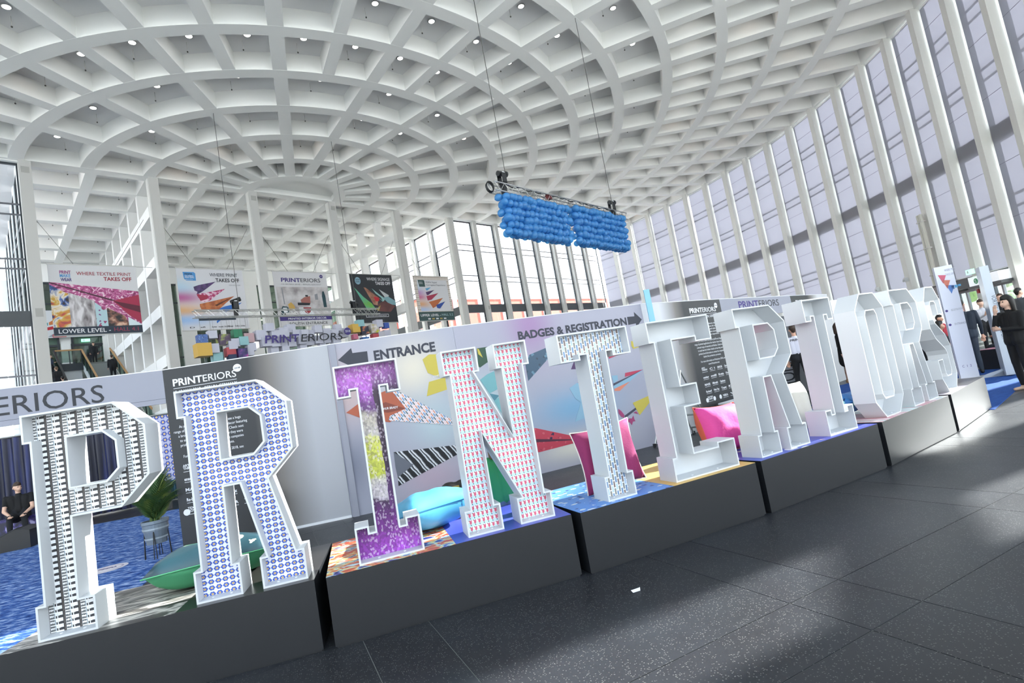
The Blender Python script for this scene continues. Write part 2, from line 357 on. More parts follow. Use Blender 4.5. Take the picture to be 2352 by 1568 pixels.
# ---- floor
floor = thing('floor', kind='structure')
a0 = R(25.6); ca, sa = math.cos(a0), math.sin(a0)
MB().box(-140, 140, -90, 190, -.32, -.034).build('outdoor_paving', mat('pale paving', 'd6d3cc', .8), floor)
xs = []; v = .40-2.11*6
while v < 26: xs += [v, v+.43]; v += 2.11
ys = []; v = 2.28-2.11*3
while v < 20: ys += [v-.455, v]; v += 2.11
tiles = []
for i in range(len(xs)-1):
    for j in range(len(ys)-1):
        x0, x1, y0, y1 = xs[i], xs[i+1], ys[j], ys[j+1]; cx = (x0+x1)/2; cy = (y0+y1)/2
        wx, wy = cx*ca-cy*sa, cx*sa+cy*ca
        if wy < -1.5 or abs(wx) > 16: continue
        d = math.hypot(wx, wy); tiles.append((d/max(.3, math.sqrt((x1-x0)*(y1-y0))), x0, x1, y0, y1, wx, wy))
tiles.sort()
cache = {}
gfar = MB()
for k, (d, x0, x1, y0, y1, wx, wy) in enumerate(tiles):
    w, h = round(x1-x0, 3)-.005, round(y1-y0, 3)-.005
    if k < 290:
        key = (w, h)
        if key not in cache: cache[key] = MB().box(-w/2, w/2, -h/2, h/2, -.03, 0).mesh('tile', M_floor)
        link('tile', cache[key], floor, loc=(wx, wy, 0), rotz=a0)
    else:
        gfar.box(x0, x1, y0, y1, -.03, 0, 0, Matrix.Rotation(a0, 4, 'Z'))
gfar.build('far_tiles', M_floor, floor, kind='stuff')
used = set()
MBr = MB()
MBr.poly([wl(i, .3) for i in range(0, 45)][::-1], -.033, -.006, 'z').poly([H(-13.2, 0), H(13.2, 0), H(13.2, 16.8), H(-13.2, 16.8)], -.033, -.0062, 'z')
MBr.build('far_floor', M_floor, floor)
jo = MB()
for q in xs: jo.box(q-.004, q+.004, ys[0], ys[-1], -.03, -.003)
for q in ys: jo.box(xs[0], xs[-1], q-.004, q+.004, -.03, -.0035)
jo_ = jo.build('tile_joint', M_joint, floor, rotz=a0)
# ---- ceiling
ceil = thing('ceiling', kind='structure')
mb = MB(); n = 45
pts = [wl(i, .5) for i in range(0, 45)]
m0 = mb.poly([(p[0], p[1]) for p in pts][::-1], ZS, ZS+.4, 'z').build('slab', M_slab, ceil)
q = [H(-14, -.2), H(14, -.2), H(14, 17.2), H(-14, 17.2)]
MB().poly(q, ZS, ZS+.39, 'z').build('slab', M_slab, ceil)
for i in range(0, 45):
    r0 = 3.0 if i % 4 == 0 else (5*RM if i % 4 == 2 else 9*RM)
    if i in (0, 44): continue
    if i > 30 and i % 2: continue
    rs = [r0]+[k*RM for k in range(2, 14) if k*RM > r0+.5 and k*RM < wrad(i)-.6]+[wrad(i)-.1]
    w = .56 if i % 4 == 0 else (.5 if i % 4 == 2 else .42)
    strip([pp(i, r) for r in rs], w, ZC, ZS+.02).build('rib', M_rib, ceil)
for k in range(2, 13):
    st = 1; strip([pp(i*.5, k*RM) for i in range(0, 89)], .56 if k < 9 else .5, ZC-.004, ZS+.01).build('rib', M_rib, ceil)
strip([pp(i*.5, 2.95) for i in range(0, 89)], .75, ZC-.006, ZS+.01).build('rib', M_rib, ceil)
MB().poly([pp(i*.5, 2.7) for i in range(0, 89)][::-1], ZC+.32, ZC+.5, 'z').build('disc_panel', M_rib, ceil)
strip([H(-33.5, 0), H(33.5, 0)], .62, ZC-.008, ZS+.03).build('rib', M_rib, ceil)
for s in [-10.4, -7.8, -2.6, -5.2, 0, 2.6, 5.2, 7.8, 10.4]:
    strip([H(s, .25), H(s, 16.4)], .55 if s in(-7.8, -2.6, 2.6, 7.8) else .5, ZC+.004, ZS+.02).build('rib', M_rib, ceil)
for t in [2.66, 5.32, 7.98, 10.64, 13.3, 15.96]:
    strip([H(-13.2, t), H(13.2, t)], .5, ZC+.008, ZS+.02).build('rib', M_rib, ceil)
# ceiling vents beside the curved wall
for i in range(1, 18):
    a = pp(i+.5, wrad(i+.5)-.95); ang = R(wang(i+.5))
    MB().box(-.33, .33, -.62, .62, 0, .03).build('vent', mat('vent mesh', '8e8a7c', .7), ceil, loc=(a[0], a[1], ZS-.035), rotz=ang)
for t in [1.3, 4, 6.6, 9.3]:
    for s in (-12.5, 12.4):
        a = H(s, t); MB().box(-.33, .33, -.62, .62, 0, .03).build('vent', MATS['vent mesh'], ceil, loc=(a[0], a[1], ZS-.035), rotz=AL)
# ---- lights and sprinkler rods in coffers
def inview(p, mar=120):
    d = Vector(p)-Vector((0, 0, CAM_H)); z = d.dot(_f)
    if z < .1: return False
    x = 1176+F_PX*d.dot(_r)/z; y = 784-F_PX*d.dot(_u)/z; return -mar < x < 2352+mar and -mar < y < 1568+mar
M_lamp = mat('lamp glow', (1, .97, .93), .5, emit=9., ecol=(1, .96, .92)); M_lampw = mat('warm lamp glow', (1, .8, .65), .5, emit=8., ecol=(1, .78, .62)); M_rim = mat('lamp rim', 'c9c9c7', .35, .4)
ml = MB().lathe([(0, .0), (.12, .0), (.12, .02), (0, .02)], 12).mesh('glow_disc', M_lamp); mlw = MB().lathe([(0, .0), (.12, .0), (.12, .02), (0, .02)], 12).mesh('glow_disc', M_lampw)
mr = MB().lathe([(.12, -.012), (.16, -.012), (.17, .02), (.12, .02), (.12, -.012)], 14).mesh('rim', M_rim)
mrod = MB().tube((0, 0, 0), (0, 0, -.38), .012, n=5).mesh('rod', M_colg); mhd = MB().lathe([(0, -.42), (.03, -.42), (.03, -.38), (0, -.38)], 6).mesh('nozzle', M_wirem)
spots = []
for k in range(2, 13):
    step = 4 if k < 5 else (2 if k < 9 else 1)
    for i in range(0, 44, step): spots.append((pp(i+step/2, (k+.5)*RM), pp(i+step/2+.12*step, (k+.36)*RM), True))
for a in range(10):
    for b in range(6): spots.append((H(-11.7+a*2.6, 1.33+2.66*b), H(-11.2+a*2.6, 1.6+2.66*b), False))
cnt = 0
for p, q, hall in spots:
    if not inview((p[0], p[1], ZS), 10) or cnt > 290: continue
    cnt += 1
    where = 'round recessed downlight in a coffer of the fan-ribbed ceiling of the big hall' if hall else 'round recessed downlight in a square-grid coffer behind the colonnade'
    t = thing('ceiling_light', where, 'light', (p[0], p[1], ZS-.022), 0, 'downlights in the fan ceiling' if hall else 'downlights behind the colonnade')
    link('glow_disc', mlw if random.random() < .16 else ml, t); link('rim', mr, t)
    t = thing('sprinkler', 'thin sprinkler rod hanging in a coffer of the fan-ribbed ceiling' if hall else 'thin sprinkler rod hanging in a square-grid coffer', 'sprinkler', (q[0], q[1], ZS), 0, 'sprinkler rods in the fan ceiling' if hall else 'sprinkler rods behind the colonnade')
    link('rod', mrod, t); link('nozzle', mhd, t)
# ---- glazing
TR = [14.07, 13.56, 11.40, 10.93, 5.9, 5.4]
wn = [0]
def bay(parent_pts, label_n, detail=True, glass=M_glass, zt=16.1, colw=.24):
    """window bay between two plan points; local x along, y outward"""
    p0, p1 = parent_pts; L = math.hypot(p1[0]-p0[0], p1[1]-p0[1]); ang = math.atan2(p1[1]-p0[1], p1[0]-p0[0])
    wn[0] += 1
    w = thing('window_%d' % wn[0], loc=(p0[0], p0[1], 0), rotz=ang, kind='structure')
    x0, x1 = colw, L-colw
    f = MB().box(x0, x0+.06, .05, .17, 0, zt).box(x1-.06, x1, .05, .17, 0, zt).box(x0, x1, .05, .17, zt-.08, zt); f.build('window_frame', M_dark, w)
    for z in TR: MB().box(x0+.06, x1-.06, .08, .15, z-.035, z+.035).build('transom', mat('transom grey', '6f7076', .4, .3), w)
    MB().box(x0+.06, x1-.06, .03, .16, 8.2, 8.9).build('spandrel', M_band, w)
    MB().box(x0+.06, x1-.06, .11, .12, .0, 8.2).build('pane', glass, w); MB().box(x0+.06, x1-.06, .11, .12, 8.9, zt-.08).build('pane', glass, w)
    return w, L
wb = thing('wall_back', kind='structure', loc=(CX, CY, 0), rotz=AL)
for s in [-13, -7.8, -2.6, 2.6, 7.8, 13]:
    MB().box(s-.23, s+.23, -.28, .28, 0, ZC).build('column', M_colg, wb)
    MB().box(s-.24, s-.225, -.1, .29, 0, ZC).build('column_edge', M_col, wb)
for k in range(1, 8): MB().box(13+k*2.59-.19, 13+k*2.59+.19, -.25, .3, 0, ZC).build('column', mat('mullion grey', 'c6c5c1', .6), wb)
for k in range(1, 4): MB().box(-13-k*2.59-.19, -13-k*2.59+.19, -.25, .3, 0, ZC).build('column', MATS['mullion grey'], wb)
MB().box(13, 33.7, -.15, .3, 16.1, ZS).build('header', M_white, wb); MB().box(-33.7, -13, -.15, .3, 16.1, ZS).build('header', M_white, wb)
for s in (-2.6, 2.6, -13): MB().box(s-.15, s+.15, -.295, -.285, 15.55, 15.85).build('hatch', mat('hatch', 'a9a7a2', .6), wb)
MB().box(-13.13, -12.86, -.295, -.285, 8.55, 8.95).build('hatch', MATS['hatch'], wb); MB().box(15.5, 15.7, -.27, -.255, 8.4, 8.7).build('hatch', MATS['hatch'], wb)
for k in range(8): bay((H(13+k*2.59, 0), H(13+(k+1)*2.59, 0)), k)
for k in range(3): bay((H(-13-(k+1)*2.59, 0), H(-13-k*2.59, 0)), k)
MB().box(-33.7, -20.8, 0, .3, 0, ZC).build('blank_wall', M_white, wb)
# side walls of the square-grid hall
def side(s, name, lattice):
    w = thing(name, kind='structure', loc=(CX, CY, 0), rotz=AL)
    if lattice:
        for t in [2.66*k for k in range(1, 7)]: MB().box(s-.28, s+.28, t-.17, t+.17, 0, ZC).build('post', M_white, w)
        for z in [14.1, 11.25, 8.55, 5.85, 3.1]: MB().box(s-.26, s+.26, .28, 16.4, z, z+.62).build('beam', M_white, w)
    return w
side(-7.8, 'wall_inner_left', True); side(7.8, 'wall_inner_right', True)
for t in range(6): bay((H(13.1, .2+t*2.66+2.66), H(13.1, .2+t*2.66)), t)
for t in range(6): MB().box(12.85, 13.3, t*2.66+.0, t*2.66+.36, 0, ZC).build('column', M_white, wb)
MB().box(12.9, 13.4, 0, 16.4, 16.1, ZS).build('header', M_white, wb)
for t in range(6): bay((H(-13.1, .2+t*2.66), H(-13.1, .2+t*2.66+2.66)), t)
for t in range(6): MB().box(-13.3, -12.85, t*2.66+.3, t*2.66+.6, 0, ZC).build('column', M_white, wb)
# end wall
we = thing('wall_end', kind='structure', loc=(CX, CY, 0), rotz=AL)
T = 16.4
MB().box(-13.2, 13.2, T, T+.5, 14.75, ZS).build('header', M_white, we)
for s in [-13, -7.8, -2.6, 2.6, 7.8, 13]: MB().box(s-.55, s+.55, T-.25, T+.45, 0, 14.75).build('pier', M_white, we)
for s in (-5.2, 0, 5.2): MB().box(s-.2, s+.2, T-.1, T+.4, 0, 14.75).build('pier', M_white, we)
for s in [-10.4, -5.2-1.3, -5.2+1.3, -1.3, 1.3, 5.2-1.3, 5.2+1.3, 10.4]:
    w_ = 2.0 if abs(s) == 10.4 else 1.1
    wn[0] += 1; w = thing('window_%d' % wn[0], loc=(CX, CY, 0), rotz=AL, kind='structure')
    zb = 12.6 if s == -10.4 else 4.2
    MB().box(s-w_, s-w_+.08, T-.02, T+.1, zb, 14.7).box(s+w_-.08, s+w_, T-.02, T+.1, zb, 14.7).box(s-w_, s+w_, T-.02, T+.1, 14.6, 14.72).box(s-w_, s+w_, T-.02, T+.1, zb, zb+.1).build('window_frame', M_dark, w)
    for z in (13.1, 10.4, 8.6, 6.): 
        if z > zb: MB().box(s-w_+.08, s+w_-.08, T, T+.08, z, z+.09).build('transom', M_dark, w)
    MB().box(s-w_+.08, s+w_-.08, T+.04, T+.05, zb+.1, 14.6).build('pane', M_glassg, w)
# rooms behind the end wall
MB().box(-13, 13, T+6, T+6.2, 4, 16).build('corridor_wall', mat('corridor grey', '8d958c', .8), we)
for z in (4, 8.3, 12.45, 16): MB().box(-13, 13, T+.45, T+6, z-.35, z).build('corridor_slab', mat('corridor slab', '9aa097', .8), we)
for s in range(-12, 13, 2):
    for z in (12.0, 15.6):
        MB().box(s, s+.9, T+2.5, T+2.65, z, z+.04).build('corridor_tube', mat('tube glow', (1, .9, .75), .5, emit=6., ecol=(1, .88, .7)), we)
# landing, doors
MB().box(-13, -7.9, 14.8, T, 8.25, 8.5).build('landing', mat('landing stone', '8b8d8b', .7), we)
MB().box(-13, -8, T-.02, T+.2, 10.2, 12.6).build('lintel_wall', M_white, we)
MB().box(-10.75, -10.2, T-.1, T+.3, 8.5, 10.3).build('pier', M_white, we)
for k, (s0, s1) in enumerate(((-12.6, -10.8), (-10.15, -8.15))):
    d = thing('door_%d' % (k+1), loc=(CX, CY, 0), rotz=AL, kind='structure')
    MB().box(s0, s0+.12, T-.12, T+.05, 8.5, 10.75).box(s1-.12, s1, T-.12, T+.05, 8.5, 10.75).box(s0, s1, T-.12, T+.05, 10.65, 10.8).box(s0, s1, T-.12, T+.05, 10.0, 10.12).box((s0+s1)/2-.05, (s0+s1)/2+.05, T-.1, T+.03, 8.5, 10.0).build('door_frame', M_dark, d)
    MB().box(s0+.1, s1-.1, T-.06, T-.05, 8.5, 10.65).build('pane', M_glassg, d)
# staircase
st = thing('staircase', 'grey stone staircase with glass balustrades rising to the upper landing', 'staircase', (CX, CY, 0), AL)
M_step = mat('step stone', 'a3a5a4', .7)
ms = MB().box(-9.75, -8.2, 0, .31, -.16, 0).mesh('step', M_step)
for k in range(34): link('step', ms, st, loc=(0, 14.8-.31*(k+1), 8.5-.16*(k+1)))
MB().poly([(14.8, 8.3), (14.8, 7.9), (4, 2.3), (4, 2.7)], -9.8, -8.2, 'x').build('stringer', M_white, st)
for s in (-9.78, -8.17):
    MB().poly([(14.8, 9.35), (14.8, 8.5), (4.26, 3.06), (4.26, 3.9)], s-.01, s+.01, 'x').build('balustrade_glass', M_glassg, st)
    MB().poly([(14.9, 9.5), (14.9, 9.38), (4.26, 3.93), (4.26, 4.05)], s-.04, s+.04, 'x').build('handrail', M_wood, st)
    for t in range(8): z = 8.5-.516*(t*1.3); MB().box(s-.03, s+.03, 14.8-t*1.3-.03, 14.8-t*1.3+.03, z-.1, z+.85).build('baluster', M_dark, st)
br = thing('landing_balustrade', 'dark balustrade with wooden rail along the upper landing', 'balustrade', (CX, CY, 0), AL)
MB().box(-11.25, -9.8, 14.74, 14.8, 9.4, 9.5).build('handrail', M_wood, br); MB().box(-11.25, -9.8, 14.76, 14.77, 8.6, 9.4).build('balustrade_glass', M_glassg, br); MB().box(-11.25, -9.8, 14.7, 14.8, 8.0, 8.5).build('edge_band', M_dark, br)
for s in (-11.2, -10.5, -9.85): MB().box(s-.03, s+.03, 14.74, 14.8, 8.4, 9.4).build('baluster', M_dark, br)
MB().box(-11.1, -9.9, 14.81, 14.83, 3.5, 8.0).build('panel', M_wh, br, label='white wall panel below the landing rail')
es = thing('escalator', 'dark escalator full of visitors climbing to the upper landing', 'escalator', (CX, CY, 0), AL)
MB().poly([(14.8, 8.45), (14.8, 7.8), (3, 1.7), (3, 2.35)], -12.7, -11.35, 'x').build('truss_body', M_dark, es)
for s in (-12.75, -11.3): MB().poly([(14.8, 9.4), (14.8, 8.4), (3, 2.3), (3, 3.3)], s-.02, s+.02, 'x').build('balustrade_glass', M_glassg, es); MB().poly([(14.8, 9.5), (14.8, 9.38), (3, 3.28), (3, 3.4)], s-.05, s+.05, 'x').build('handrail', M_blk, es)
ms = MB().box(-12.6, -11.45, 0, .4, -.2, 0).mesh('step', mat('escalator step', '55585b', .4, .5))
for k in range(28): link('step', ms, es, loc=(0, 14.8-.4*(k+1), 8.5-.207*(k+1)))
# posters and exit sign on the end wall
def on_end(name, label, cat): return thing(name, label, cat, (*H(-12.7, T-.3), 0), AL)
po = thing('wall_poster', 'white poster with a red-hulled ship beside the left column', 'poster', (*H(-12.6, T-.28), 0), AL)
MB().box(0, 4.4, 0, .03, 10.62, 12.6).build('sheet', M_wh, po)
flat('printed_shape', [(0, 11.1), (1.9, 11.55), (2.3, 11.8), (2.2, 11.55), (1.9, 11.3), (0, 10.95)], -.001, M_red, po)
for k in range(7): flat('printed_shape', [(.2+k*.28, 11.3+k*.06), (.42+k*.28, 11.34+k*.06), (.42+k*.28, 11.55+k*.06+.1*(k % 3)), (.2+k*.28, 11.5+k*.06)], -.001, mat(['teal ink', 'orange ink', 'green ink'][k % 3], ['3f8f90', 'c0703a', '6a8a5a'][k % 3], .6), po)
flat('printed_shape', [(1.2, 10.7), (1.9, 11.2), (1.9, 10.7)], -.001, mat('grey ink', '8f959c', .6), po); flat('printed_shape', [(1.45, 10.65), (2.2, 10.65), (2.2, 10.85), (1.45, 10.85)], -.003, M_red, po)
po = thing('wall_poster', 'colourful folded paper dart poster behind the upper landing door', 'poster', (*H(-9.35, T+.6), 0), AL)
MB().box(0, 1.15, 0, .02, 8.5, 10.4).build('sheet', mural_mat('dart poster sky', 'dfe3ee', [(0.2, 9.3, .8, .3, 'c04a8a', .7), (.3, 8.7, .9, .3, 'e0a060', .8), (.4, 10.1, .8, .3, '9ac0e0', .8)]), po)
flat('printed_shape', [(.4, 9.9), (1.15, 10.2), (.9, 9.9), (.5, 9.7)], -.001, M_pur, po); flat('printed_shape', [(.3, 9.4), (1.1, 9.75), (.8, 9.4), (.4, 9.3)], -.001, mat('magenta ink', 'b03a7a', .6), po); flat('printed_shape', [(.5, 9.0), (1.15, 9.3), (.9, 8.95)], -.001, mat('orange ink', 'c0703a', .6), po)
ex = thing('exit_sign', 'small green exit sign over the upper landing doors', 'sign', (*H(-9.6, T-.3), 10.25), AL)
MB().box(0, .5, 0, .08, 0, .2).build('sign_body', mat('exit green', (.25, .8, .5), .5, emit=1.2, ecol=(.3, .9, .55)), ex); flat('pictogram', [(.1, .04), (.2, .04), (.18, .16), (.12, .16)], -.001, M_inkw, ex)
# curved wall
wr = thing('wall_right', kind='structure')
for i in range(1, 44):
    p = wl(i); ang = R(wang(i)); hi = i <= 20
    MB().box(-.34, .62, -.215, .215, 0, ZC+.02).build('column', M_col if i < 26 else M_white, wr, loc=(p[0], p[1], 0), rotz=ang)
strip([wl(i, .08) for i in range(0, 45)], .5, 16.1, ZS+.02).build('header', M_white, wr)
for i in range(0, 44):
    bay((wl(i, .05), wl(i+1, .05)), i)
# ---- roller blinds on the curved wall
M_bar = mat('blind bar', 'e8e8ea', .4)
M_seam = mat('blind seam', '77757f', .8)
for i in range(0, 19):
    p0, p1 = wl(i, -.02), wl(i+1, -.02); L = math.hypot(p1[0]-p0[0], p1[1]-p0[1]); ang = math.atan2(p1[1]-p0[1], p1[0]-p0[0])
    t = thing('roller_blind', 'tall grey roller blind, %s bay of the curved wall from the back corner' % ORD[i], 'blind', (p0[0], p0[1], 0), ang, 'grey blinds on the curved window wall')
    x0, x1 = .30, L-.31; zb = 2.95
    MB().box(x0, x1, 0, .006, zb, 15.98).build('fabric', M_blind, t)
    MB().box(x0, x1, -.02, .03, zb-.05, zb).build('bottom_bar', M_bar, t)
    MB().tube((x0, .02, 15.98), (x1, .02, 15.98), .06, n=8).build('roller', M_bar, t)
    for z in (14.9, 12.5, 10.1, 7.2, 4.9): MB().box(x0, x1, -.004, 0, z, z+.018).build('seam', M_seam, t)
# doors and signs below the blinds
def on_wall(i, off=-.25): p0, p1 = wl(i, off), wl(i+1, off); return (p0[0], p0[1], 0), math.atan2(p1[1]-p0[1], p1[0]-p0[0]), math.hypot(p1[0]-p0[0], p1[1]-p0[1])
for i, nm in ((13, 'third'), (14, 'second'), (15, 'first')):
    lo, an, L = on_wall(i, -.1)
    d = thing('door_%d' % (i-10), loc=lo, rotz=an, kind='structure')
    MB().box(.25, L-.25, -.05, .12, 2.3, 2.9).build('door_head', mat('door head', '45484a', .45), d)
    MB().box(.25, .37, -.02, .08, 0, 2.3).box(L-.37, L-.25, -.02, .08, 0, 2.3).box(L/2-.05, L/2+.05, -.02, .08, 0, 2.3).box(.37, L-.37, -.02, .08, 2.2, 2.3).build('door_frame', mat('door frame grey', '8a8d92', .4, .3), d)
    MB().box(.37, L-.37, .02, .03, 0, 2.2).build('pane', M_glass, d)
lo, an, L = on_wall(14, -.9)
sg = thing('letter_sign', 'grey box sign with a white B above the entrance doors', 'sign', (lo[0], lo[1], 2.33), an)
MB().box(-.2, 1.35, 0, .75, 0, .44).build('sign_box', mat('sign grey', '77787a', .4, .3), sg); text('B', .24, M_inkw, sg, -.02, -.001, .1, bold=.02)
MB().box(1.42, 2.5, .1, .8, .05, .44).build('side_box', M_band, sg)
lo, an, L = on_wall(15, -.8)
sg = thing('station_sign', 'lit white sign reading Bahn with a green round S beside it', 'sign', (lo[0], lo[1], 2.40), an)
MB().box(.25, 2.1, 0, .6, 0, .42).build('sign_box', mat('sign lit', (.85, .88, .92), .4, emit=.25), sg); MB().box(.15, 2.2, -.02, .65, -.12, 0).build('sign_base', M_band, sg)
mg = mat('s green', '2f8f5f', .5)
MB().tube((.72, -.004, .2), (.72, 0, .2), .13, n=20).build('disc', mg, sg); text('S', .17, M_inkw, sg, .665, -.008, .115, bold=.015); text('Bahn', .16, mat('bahn ink', '6b6f78', .5), sg, .98, -.003, .12, bold=.01)
for i, zz, lb in ((15, 2.95, 'small green exit sign above the lit Bahn sign'), (12, 2.62, 'small green exit sign just above the white block letters')):
    lo, an, L = on_wall(i, -1.)
    ex = thing('exit_sign', lb, 'sign', (lo[0], lo[1], zz), an)
    MB().box(.55, .95, 0, .12, 0, .22).build('sign_body', MATS['exit green'], ex); flat('pictogram', [(.62, .05), (.74, .05), (.72, .18), (.65, .18)], -.001, M_inkw, ex)
for i, zz in ((13, 3.6), (12, 3.5)):
    p = wl(i, -.42); s_ = thing('wall_sensor', 'white sensor box on the %s column left of the entrance doors' % ('nearest' if i == 13 else 'second'), 'sensor', (p[0], p[1], zz), R(wang(i)))
    MB().box(-.1, .08, -.07, .07, -.12, .12).build('housing', M_wh, s_); MB().ball((-.14, 0, -.05), .06, 8, 6).build('lens', mat('sensor lens', 'b9bcc0', .3), s_)
p = wl(14, -.58); pi_ = thing('pipe_pair', 'pale grey downpipe beside the column over the B sign', 'pipe', (p[0], p[1], 0), R(wang(14)))
for y in (-.11, .11): MB().tube((0, y, 2.9), (0, y, 6.6), .09, n=10).build('pipe', mat('pipe paint', 'c9c7bd', .5), pi_)
for z in (3.4, 4.8, 6.2): MB().box(-.11, .12, -.22, .22, z, z+.05).build('bracket', M_colg, pi_)
# red call point
p = wl(15, -.36); cp = thing('call_point', 'small red fire call point on the column between the doors', 'sign', (p[0], p[1], 2.05), R(wang(15)))
MB().box(-.02, .02, -.08, .08, 0, .2).build('plate', M_red, cp)
# outside: brick blocks and greenery
def block(name, label, s0, s1, t0, t1, z1, pw, local=True):
    b = thing(name, label, 'building', (CX, CY, 0), AL)
    MB().box(s0, s1, t0, t1, 0, z1).build('wall', M_brick, b)
    MB().box(s0-.3, s1+.3, t0-.3, t1+.3, z1, z1+1.0).build('parapet', mat('pale render', 'c9cdd3', .8), b)
    n = int((s1-s0)/pw)
    for k in range(n+1): MB().box(s0+k*pw-.35, s0+k*pw+.35, t0-.25, t0, 0, z1).build('pilaster', MATS['pale render'], b)
    for k in range(n):
        for z in (2, 6, 10):
            if z+2.2 < z1-3: f = MB().box(s0+k*pw+1.2, s0+(k+1)*pw-1.2, t0-.06, t0+.02, z, z+2.2).build('window', M_dark, b); MB().box(s0+k*pw+1.3, s0+(k+1)*pw-1.3, t0-.08, t0-.06, z+.1, z+2.1).build('pane', M_glassg, f)
    return b
block('brick_building', 'red brick building with pale pilasters seen through the back window wall', 22, 110, 30, 45, 16.6, 5.2)
block('brick_building', 'red brick building seen through the far left window', -60, -16.2, 26, 40, 15.6, 4.6)
b = thing('ribbed_annex', 'white ribbed facade with a slanting stair outside the far left window', 'building', (CX, CY, 0), AL)
MB().box(-15.2, -13.6, 17.2, 30, 0, 26).build('wall', M_white, b)
for k in range(12): MB().box(-15.3, -15.2, 17.3+k*1.0, 17.6+k*1.0, 0, 26).build('rib', M_white, b)
gm = mat('leaf green', '6f8a4c', .9, vary=(2, .5))
random.seed(3)
for k in range(9):
    i = 12.3+k*.6; p = wl(i*1.0, 5+k%3*5.2); t = thing('tree', 'green tree outside the entrance doors', 'tree', (p[0], p[1], 0), 0, 'trees outside the entrance doors')
    MB().tube((0, 0, 0), (0, 0, 2.2), .12, .08).build('trunk', mat('bark', '5a4a3c', .9), t)
    mb = MB()
    for q in range(26): mb.ball((random.uniform(-.9, .9), random.uniform(-.9, .9), 2.6+random.uniform(-1.2, 1.4)), random.uniform(.35, .7), 7, 5, sc=(1, 1, .8))
    mb.build('crown', gm, t)
# ---- plinths and letters
PL = [((-3.25543, 3.19641), 13.2905), ((-1.46740, 3.59659), 17.1376), ((.27755, 4.10287), 22.2024), ((1.96078, 4.78830), 26.6802), ((3.61484, 5.62970), 33.1012), ((5.17181, 6.65566), 38.5516)]
PW, PD, PH = 1.755, 1.0, .455
tops = [[(0, .93, P_marble), (.93, PW, M_lamtop)], [(0, .87, P_multi), (.87, PW, P_blue)], [(0, .873, P_crane), (.873, PW, P_yel)], [(0, .95, P_flw2), (.95, PW, P_blue)], [(0, PW, P_brick)], [(0, .85, P_grey), (.85, PW, M_lamtop)]]
plab = ['dark display plinth nearest the left edge with a smeared grey top print', 'dark display plinth with multicoloured and blue tops under the purple and shield letters', 'dark display plinth with blue bird-print and yellow tops', 'dark display plinth with a blue flower-print top', 'dark display plinth with a red brick-print top', 'farthest dark display plinth of the row at the right, bare dark top']
for i, (o, a) in enumerate(PL):
    t = thing('display_plinth', plab[i], 'plinth', (o[0], o[1], 0), R(a), 'dark plinths under the giant letters')
    MB().box(0, PW, 0, PD, .012, PH-.002).box(.01, PW-.01, .01, PD-.01, 0, .012).build('body', M_lam, t)
    for x0, x1, m in tops[i]: MB().box(x0+.0005, x1-.0005, .0, PD, PH-.002, PH).build('top_sheet', m, t)
LR = [(0, 0), (.275, 0), (.275, .2), (.232, .2), (.238, .695), (.335, .695), (.438, .2), (.396, .2), (.396, 0), (.675, 0), (.675, .2), (.625, .2), (.515, .695), (.69, .865), (.69, 1.19), (.515, 1.365), (.01, 1.365), (.01, 1.185), (.052, 1.185), (.045, .2), (0, .2)]
CR = [(.25, 1.185), (.445, 1.185), (.51, 1.117), (.51, .945), (.44, .877), (.245, .877)]
LP = [(0, 0), (.315, 0), (.315, .205), (.23, .205), (.238, .695), (.51, .695), (.685, .87), (.69, 1.19), (.52, 1.365), (.01, 1.365), (.01, 1.185), (.05, 1.185), (.045, .205), (0, .205)]
LI = [(0, 0), (.445, 0), (.445, .248), (.345, .248), (.345, .198), (.305, .198), (.312, 1.182), (.357, 1.182), (.357, 1.132), (.452, 1.132), (.452, 1.365), (.01, 1.365), (.01, 1.137), (.105, 1.137), (.105, 1.185), (.148, 1.185), (.135, .2), (.095, .2), (.095, .248), (0, .248)]
LN = [(0, 0), (.27, 0), (.27, .19), (.226, .19), (.223, .714), (.444, .19), (.401, .19), (.401, 0), (.675, 0), (.675, .192), (.625, .192), (.633, 1.167), (.682, 1.167), (.682, 1.357), (.416, 1.357), (.416, 1.169), (.456, 1.169), (.458, .65), (.244, 1.171), (.283, 1.171), (.283, 1.36), (.013, 1.36), (.013, 1.175), (.057, 1.175), (.046, .185), (0, .185)]
LT = [(.195, 0), (.463, 0), (.463, .192), (.415, .192), (.43, 1.167), (.485, 1.167), (.485, 1.123), (.66, 1.123), (.66, 1.352), (.003, 1.352), (.003, 1.125), (.18, 1.125), (.18, 1.165), (.243, 1.165), (.238, .19), (.195, .19)]
LE = [(0, 0), (.688, 0), (.688, .24), (.493, .24), (.493, .202), (.237, .202), (.237, .588), (.408, .588), (.408, .778), (.237, .778), (.237, 1.17), (.488, 1.17), (.488, 1.127), (.67, 1.127), (.67, 1.353), (0, 1.353), (0, 1.17), (.048, 1.17), (.045, .197), (.005, .197)]
LO = [(.17, 0), (.50, 0), (.67, .18), (.67, 1.185), (.50, 1.36), (.17, 1.36), (0, 1.185), (0, .18)]
CO = [(.24, .2), (.43, .2), (.465, .25), (.465, 1.11), (.43, 1.16), (.24, 1.16), (.205, 1.11), (.205, .25)]
LS = [(.17, 0), (.52, 0), (.69, .18), (.69, .56), (.56, .72), (.26, .88), (.22, .93), (.22, 1.12), (.26, 1.16), (.42, 1.16), (.46, 1.12), (.46, .98), (.68, .98), (.68, 1.185), (.51, 1.36), (.17, 1.36), (0, 1.185), (0, .82), (.13, .68), (.43, .52), (.47, .46), (.47, .24), (.43, .2), (.25, .2), (.21, .24), (.21, .42), (0, .42), (0, .18)]
